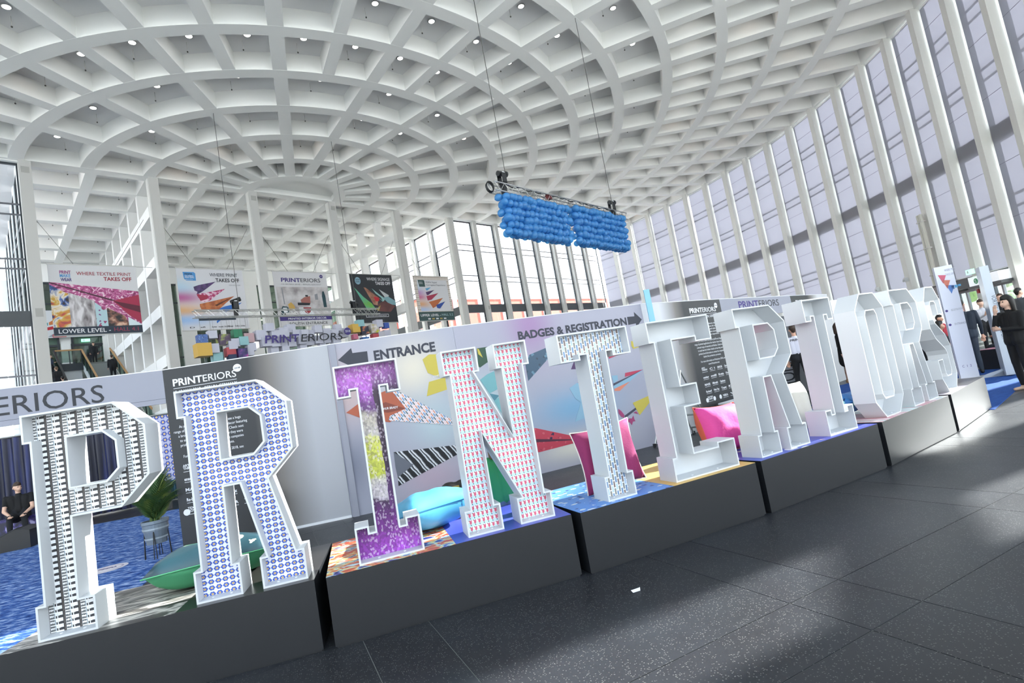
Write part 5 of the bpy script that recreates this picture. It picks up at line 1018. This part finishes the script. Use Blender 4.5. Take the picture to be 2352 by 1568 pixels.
def remesh(prims, vox, name, it=3):
    mb = MB()
    for p0, r0, p1, r1, tag in prims: capsule(mb, p0, r0, p1, r1)
    me = mb.mesh(name, [], fix=False); o = bpy.data.objects.new(name, me); COL.objects.link(o)
    m = o.modifiers.new('r', 'REMESH'); m.mode = 'VOXEL'; m.voxel_size = vox
    s = o.modifiers.new('s', 'SMOOTH'); s.iterations = it; s.factor = .5
    dg = bpy.context.evaluated_depsgraph_get(); dg.update(); me2 = bpy.data.meshes.new_from_object(o.evaluated_get(dg)); bpy.data.objects.remove(o); bpy.data.meshes.remove(me); me2.name = name
    me2.polygons.foreach_set('use_smooth', [True]*len(me2.polygons)); return me2
SK = mat('skin light', 'c99a82', .6); SK2 = mat('skin pale', 'd8b09a', .6); SKd = mat('skin brown', '7a5240', .6)
HB = mat('hair black', '17130f', .6); HBr = mat('hair brown', '3b2a1f', .6); HG = mat('hair grey', 'b9b6b0', .7); HBl = mat('hair fair brown', '6a5038', .6)
def rot2(v, a): return (v[0]*math.cos(a)-v[1]*math.sin(a), v[0]*math.sin(a)+v[1]*math.cos(a), v[2])
def person(label, loc, face, h=1.75, pose='stand', top='15171a', bot='22262e', shoe='121212', skin=SK, hair=HB, long_=False, fine=False, arms=('down', 'down'), group=None, w=1., short=False, skirt=False, legsbare=False, headturn=0., lean=0., bald=False, step=0., vox=None):
    """local frame: person faces -y; face = world heading the person looks towards"""
    J = {}; sit = pose == 'sit'; z0 = 0.
    def L(*v): return Vector((v[0]*h, v[1]*h, v[2]*h))
    hipz = .52 if not sit else .285
    def up(v):  # lean torso forward about hips
        v = Vector(v); d = v-L(0, 0, hipz); c, s = math.cos(lean), math.sin(lean); return L(0, 0, hipz)+Vector((d.x, d.y*c-d.z*s, d.y*s+d.z*c))
    P = []; T_, B_t, S_, SH = 'top', 'bot', 'skin', 'shoe'
    dz = hipz-.52
    U = lambda x, y, z: up(L(x, y, z+dz))
    for s in (-1, 1):
        P.append((U(s*.045*w, .005, .60), .062*h*w, U(s*.062*w, 0, .76), .062*h, T_)); P.append((U(s*.045, .0, .515), .068*h*w, U(s*.042, 0, .60), .063*h*w, B_t if not skirt else B_t))
        P.append((U(s*.062, 0, .765), .055*h, U(s*.108*w, .0, .795), .034*h, T_))
    P.append((U(0, .0, .62), .070*h*w, U(0, .005, .78), .058*h, T_)); P.append((U(0, .005, .79), .036*h, U(0, .0, .835), .03*h, T_))
    hd = headturn
    P.append((U(0, .004, .82), .030*h, U(0, -.004, .885), .029*h, S_))
    def HH(x, y, z): q = rot2((x, y, 0), hd); return U(q[0], q[1]-.006, z)
    P += [(HH(0, -.006, .915), .044*h, HH(0, .012, .945), .048*h, S_), (HH(0, -.026, .893), .028*h, HH(0, -.03, .90), .03*h, S_), (HH(0, -.052, .915), .009*h, HH(0, -.058, .908), .0085*h, S_)]
    for s in (-1, 1): P.append((HH(s*.048, .006, .925), .008*h, HH(s*.05, .010, .91), .007*h, S_))
    hands = []
    for s, ar in ((-1, arms[0]), (1, arms[1])):
        sh = U(s*.112*w, .0, .795)
        E_ = {'down': ((s*.14*w, .015, .635), (s*.145*w, -.03, .495), (0, -.15, -1)), 'fold': ((s*.14, -.02, .64), (-s*.02, -.115, .655), (-s, -.1, .1)), 'mouth': ((s*.10, -.10, .67), (s*.035, -.115, .815), (-s*.2, 0, 1)), 'fwd': ((s*.13, .0, .64), (s*.07, -.14, .66), (-s*.2, -1, .15)), 'phone': ((s*.12, -.03, .65), (s*.03, -.16, .70), (-s*.2, -.6, .8)), 'knee': ((s*.15, -.08, .62), (s*.07, -.22, .55), (-s*.1, -1, -.3)), 'rail': ((s*.16, -.08, .68), (s*.18, -.22, .62), (0, -1, -.2)), 'back': ((s*.15, .05, .64), (s*.16, .03, .50), (0, 0, -1))}[ar]
        e = U(*E_[0]); wr_ = U(*E_[1]); hdv = Vector(E_[2]).normalized()
        if sit or lean: pass
        st_ = S_ if short else T_
        P.append((sh, .034*h, sh.lerp(e, .55), .030*h, T_)); P.append((sh.lerp(e, .5), .029*h if not short else .025*h, e, .0245*h, st_)); P.append((e, .0245*h, wr_.lerp(e, .12), .0165*h if short else .0195*h, st_)); P.append((wr_.lerp(e, .1), .0155*h, wr_, .0145*h, S_))
        side_ = hdv.cross(Vector((0, 1, 0.01)) if abs(hdv.y) < .7 else Vector((0, 0, 1))).normalized()
        palm = wr_+hdv*.045*h
        P.append((wr_, .0145*h, palm, .0175*h, S_)); P.append((palm-side_*.008*h, .0125*h, palm+side_*.010*h, .0125*h, S_))
        curl = hdv.cross(side_)*(-.25)
        for k, ln in enumerate((.036, .043, .040, .031)):
            b = palm+side_*((k-1.5)*.0118*h)+hdv*.006*h; m_ = b+(hdv+side_*(k-1.5)*.08)*ln*.6*h; P.append((b, .0062*h, m_, .0056*h, S_)); P.append((m_, .0056*h, m_+(hdv+curl).normalized()*ln*.5*h, .0048*h, S_))
        tb = wr_+hdv*.018*h-side_*.014*h; P.append((tb, .0075*h, tb-side_*.018*h+hdv*.022*h, .0062*h, S_)); hands.append(palm)
    lg = S_ if legsbare else B_t
    for s in (-1, 1):
        hp = L(s*.05, 0, hipz-.01)
        if sit: kn = L(s*.075, -.235, .29); an = L(s*.085, -.225+.05*s*step, .055)
        else: kn = L(s*.055, -.012-s*step*.14, .285); an = L(s*.062, .012-s*step*.22, .05)
        P.append((hp, .058*h, kn, .038*h, lg if not skirt else lg)); P.append((kn, .036*h, an.lerp(kn, .45), .034*h, lg)); P.append((an.lerp(kn, .45), .034*h if not legsbare else .030*h, an, .024*h if not legsbare else .018*h, lg))
        P.append((an, .024*h, an+L(0, .0, -.02), .024*h, SH)); P.append((an+L(0, .015, -.028), .021*h, an+L(s*.012, -.085, -.033), .0165*h, SH))
    if skirt: P.append((L(0, 0, .56), .075*h, L(0, -.0, .36), .092*h, B_t)); P.append((L(0, 0, .36), .092*h, L(0, 0, .345), .090*h, B_t))
    me = remesh(P, vox or (.009 if fine else .016), 'body', 2 if fine else 3)
    mats = [mat('cloth '+top, top, .85), mat('cloth '+bot, bot, .85), skin, mat('shoe '+shoe, shoe, .5)]
    for m in mats: me.materials.append(m)
    nf = len(me.polygons); cen = np.zeros(nf*3); me.polygons.foreach_get('center', cen); cen = cen.reshape(-1, 3); best = np.full(nf, 1e9); idx = np.zeros(nf, int)
    for p0, r0, p1, r1, tag in P:
        a = np.array(p0); b = np.array(p1); d = b-a; l2 = max(d@d, 1e-9); t = np.clip(((cen-a)@d)/l2, 0, 1); dist = np.linalg.norm(cen-(a+t[:, None]*d), axis=1)-(r0+(r1-r0)*t)
        k = {'top': 0, 'bot': 1, 'skin': 2, 'shoe': 3}[tag]; m_ = dist < best; best[m_] = dist[m_]; idx[m_] = k
    me.polygons.foreach_set('material_index', idx.astype(np.int32))
    an_ = face+math.pi/2
    t = thing('person', label, 'person', loc, an_, group)
    link('body', me, t)
    if not bald:
        Hp = [(HH(0, .006, .958), .0475*h, HH(0, .020, .945), .049*h, 0), (HH(0, .028, .935), .040*h, HH(0, .028, .905), .030*h, 0), (HH(0, -.022, .972), .026*h, HH(0, .01, .972), .036*h, 0)]
        if long_:
            for s in (-1, 1): Hp += [(HH(s*.036, .008, .955), .028*h, HH(s*.050, .012, .90), .020*h, 0), (HH(s*.050, .012, .90), .020*h, HH(s*.046, .02, .83), .018*h, 0)]
            Hp += [(HH(0, .035, .93), .044*h, HH(0, .045, .83), .034*h, 0)]
        link('hair', (lambda m: (m.materials.append(hair), m)[1])(remesh(Hp, .011 if fine else .016, 'hair', 2)), t)
    if fine:
        for s in (-1, 1): MB().ball(HH(s*.019, -.0495, .930), .0058*h, 8, 6).build('eye', HB, t, smooth=True)
        MB().tube(HH(-.013, -.0525, .892), HH(.013, -.0525, .892), .0035*h, n=6).build('mouth', mat('lips', '9a5a50', .6), t)
    return t, hands, HH, h, an_
def W(t, p): return t.matrix_world @ Vector(p)
def wp(loc, an, p): c, s = math.cos(an), math.sin(an); return (loc[0]+p[0]*c-p[1]*s, loc[1]+p[0]*s+p[1]*c, loc[2]+p[2])
RT = 0.; AWAY = R(90); TOW = R(-90); LF = R(180)
def backpack(label, loc, an, h, c='1a1c20', s=1.):
    t = thing('backpack', label, 'bag', wp(loc, an, (0, .125*h, .62*h)), an); mb = MB()
    me = remesh([(Vector((-.07*s, .05*s, -.02)), .09*s, Vector((-.07*s, .03*s, .26*s)), .075*s, 0), (Vector((.07*s, .05*s, -.02)), .09*s, Vector((.07*s, .03*s, .26*s)), .075*s, 0), (Vector((0, .1*s, 0)), .08*s, Vector((0, .1*s, .12*s)), .07*s, 0)], .02, 'pack', 2); me.materials.append(mat('pack '+c, c, .7)); link('pack', me, t)
    for x in (-.1, .1): MB().tube((x, .0, .3*s), (x*.9, -.20, .26*s), .015).tube((x*.9, -.20, .26*s), (x, -.2, .0), .015).build('strap', MATS['pack '+c], t)
    return t
# men at left
l_ = (-12.72, 13.35, 0); person('man in a black polo shirt sitting on a patterned cube seat at the left edge', l_, R(-55), 1.74, 'sit', '141417', '1a1c22', '121212', SK2, HBr, fine=True, arms=('knee', 'knee'), short=True, w=1.2, headturn=R(35))
l_ = (-12.0, 13.9, 0); t, *_ = person('man with glasses and a dark jacket standing behind the seated man', l_, R(15), 1.80, 'stand', '2c333c', '16181c', '121212', SKd, HB, fine=True, arms=('fwd', 'fwd'))
backpack('black backpack worn by the man with glasses at the left', l_, R(15)+math.pi/2, 1.8)
# people behind the letters
l_ = (7.32, 14.1, 0); t, hands, HHf, h_, an = person('man in a white T-shirt and black trousers seen from behind between R and I', l_, R(75), 1.84, 'stand', 'd0cfda', '17181b', '121212', SK, HBr, fine=True, arms=('back', 'down'), short=True, step=.5)
t2_ = text('PRINT', .06, M_ink, t, -.14, 0, 1.40, bold=.02, width=.28); t2_.rotation_euler = (0, 0, math.pi); t2_.location = (0, .118, 0)
l_ = (7.95, 14.55, 0); person('smiling woman half hidden behind the man in the white T-shirt', l_, R(-115), 1.72, 'stand', '8a8896', '191a1e', '121212', SK2, HBl, long_=True, fine=True); backpack('black shoulder bag of the smiling woman', l_, R(-115)+math.pi/2, 1.7)
l_ = (9.0, 14.95, 0); t, hands, HHf, h_, an = person('woman in a black jacket and skirt standing between the white I and O', l_, R(-20), 1.71, 'stand', '17181a', '141416', 'b08a68', SK2, HBr, long_=True, fine=True, arms=('down', 'fwd'), skirt=True, legsbare=True)
t = thing('handbag', 'dark leather handbag hanging at the woman between the white I and O', 'bag', wp(l_, R(-20)+math.pi/2, (-.16, -.20, .74)), R(-30)); MB().box(-.15, .15, -.05, .05, 0, .24).build('bag_body', mat('bag leather', '2e3a42', .35), t); MB().box(-.155, .155, -.055, .055, .15, .25).build('flap', mat('bag flap', '38454e', .35), t); MB().box(-.1, .1, -.058, -.055, -.005, .01).build('zip', mat('brass', 'b08f4a', .4, .8), t)
MB().tube((-.13, 0, .24), (0, .1, .62), .008).tube((.13, 0, .24), (0, .1, .62), .008).build('strap', MATS['bag leather'], t)
# foreground right
l_ = (9.95, 11.95, 0); person('man in navy jacket and jeans with his back turned, right of the totem', l_, R(62), 1.69, 'stand', '1b2431', '2c3542', '101010', SK, HB, fine=True, arms=('down', 'down'), w=1.12)
l_ = (8.02, 8.72, 0); person('curly-haired woman in black with glasses at the right edge, hand at mouth', l_, R(178), 1.56, 'stand', '121214', '101012', 'c0a08a', SK2, HB, long_=True, fine=True, arms=('mouth', 'fold'), w=1.05)
# seated and standing people near the entrance
l_ = (10.95, 12.0, .05); person('seated person in a white shirt seen from behind on the low plinth', l_, R(60), 1.68, 'sit', 'c9c2c4', '23262c', '111', SK, HB, fine=False, arms=('fwd', 'fwd'), w=1.15, lean=R(-18)) if False else None
person('seated person in a white shirt seen from behind on the low plinth', (11.1, 11.95, -.03), R(60), 1.68, 'sit', 'c9c2c4', '23262c', '111111', SK, HB, arms=('fwd', 'fwd'), w=1.15)
person('seated person with wavy dark hair in a black top next to the white shirt', (11.5, 12.75, -.03), R(200), 1.7, 'sit', '1b1c20', '20242c', '111111', SK, HB, long_=True, arms=('fwd', 'fwd'))
person('person in black crouching over the low plinth beside the curly-haired woman', (10.75, 11.0, -.03), R(140), 1.7, 'sit', '121316', '1a1c22', '111111', SK, HB, arms=('fwd', 'knee'), w=1.15)
person('seated person in a dark blue coat half hidden behind the silver totem', (12.3, 12.3, -.03), R(215), 1.7, 'sit', '1a2438', '2a3f66', '111111', SK, HBr, arms=('fwd', 'fwd'))
person('bald man standing at the entrance doors', (18.2, 20.1, 0), R(-120), 1.78, 'stand', '4a4a50', '2a2c32', '111111', SK2, HB, bald=True, arms=('fwd', 'down'))
person('man in a grey suit in front of the right entrance door', (15.6, 16.5, 0), R(-10), 1.80, 'stand', '4f545a', '3a3e44', '111111', SK2, HB)
person('man in a black jumper and jeans bending forward near the entrance', (14.6, 16.1, 0), R(-140), 1.78, 'stand', '15171c', '5a6a80', '111111', SK2, HBr, arms=('fwd', 'fwd'), lean=R(-22), w=1.1)
person('woman with short brown hair in a white collar and black vest near the entrance', (14.2, 16.3, 0), R(-110), 1.66, 'stand', 'b8b8c0', '15171c', '111111', SK2, HBr, arms=('phone', 'fwd'))
person('person in a red top partly hidden behind the white totem', (11.3, 14.3, 0), R(-60), 1.42, 'stand', 'a02030', '1c2028', '111111', SK, HB)
person('dark-haired person sitting behind the tall white totem', (10.7, 13.6, -.03), R(-40), 1.7, 'sit', '1a1b1f', '20232a', '111111', SK, HB, long_=True, arms=('phone', 'phone'))
person('person in a black coat sitting beyond the S', (9.95, 13.2, -.1), R(-30), 1.7, 'sit', '15161a', '1a1c20', '111111', SK, HB, arms=('phone', 'phone'))
# seated woman on plinth behind N
o, a = PL[1]; q = pl(1, 1.48, .95)
t, *_ = person('person in a green top and jeans sitting behind the shield-patterned N', (q[0], q[1], -.05), R(a+95), 1.62, 'sit', '2f8a55', '5a708c', '222222', SK2, HBl, long_=True, fine=True, arms=('fwd', 'fwd'), w=1.05, lean=R(-12))
q = pl(1, 1.10, 1.06, 0); t = thing('backpack', 'black backpack with a gold emblem standing behind the N', 'bag', (q[0], q[1], 0), R(20)); me = remesh([(Vector((-.08, 0, .12)), .12, Vector((-.06, 0, .62)), .11, 0), (Vector((.08, 0, .12)), .12, Vector((.06, 0, .62)), .11, 0)], .02, 'pack', 3); me.materials.append(mat('pack dark', '241f1c', .6)); link('pack', me, t)
MB().box(-.07, .0, -.135, -.125, .50, .70).build('zip_pull', mat('gold', 'c09a3a', .4, .5), t); MB().tube((0, -.135, .52), (0, -.128, .52), .055, n=16).build('emblem', MATS['gold'], t)
# ---- people on the stairs and escalator
def hl(s, t_, z): q = H(s, t_); return (q[0], q[1], z)
UPW = AL+R(90)
esc = [(-12.35, 12.6, 'dark-haired person with a black backpack near the top of the escalator', '2c2e33', HB), (-11.75, 12.0, 'man in a blue jacket and blue cap turning round on the escalator', '2b3a55', HB), (-12.4, 10.6, 'blond person in a pale blue shirt on the escalator', 'a9b8cc', HBl), (-11.7, 9.8, 'person in a black coat in the middle of the escalator', '1a1b1f', HBl), (-12.35, 8.6, 'person in a light grey hoodie with a grey backpack on the escalator', 'b0b2b4', HB), (-11.6, 8.2, 'dark-haired person in a black top on the escalator', '1b1c20', HB), (-11.9, 6.8, 'person in a black coat low on the escalator', '191a1d', HBr), (-11.5, 6.0, 'white-haired man in a dark suit low on the escalator', '262c38', HG), (-12.5, 5.2, 'lowest brown-haired person on the escalator', '8a6a60', HBr)]
for k, (s, tt, lb, c, hr) in enumerate(esc): person(lb, hl(s, tt, 8.5-.517*(14.8-tt)), UPW if k != 1 else UPW-R(120), 1.74, 'stand', c, '23262e', '111111', SK2, hr, vox=.026, arms=('fwd', 'down'))
person('person in a dark coat climbing the grey staircase', hl(-8.7, 11.2, 8.5-.516*(14.8-11.2)), UPW, 1.75, 'stand', '1b1d21', '1b1d21', '111111', SK2, HBr, vox=.026)
person('person in a dark suit standing before the dart poster at the top of the stairs', hl(-9.0, 15.7, 8.5), UPW+R(180), 1.0+.6, 'stand', '1d1f24', '1d1f24', '111111', SK2, HBr, vox=.026)
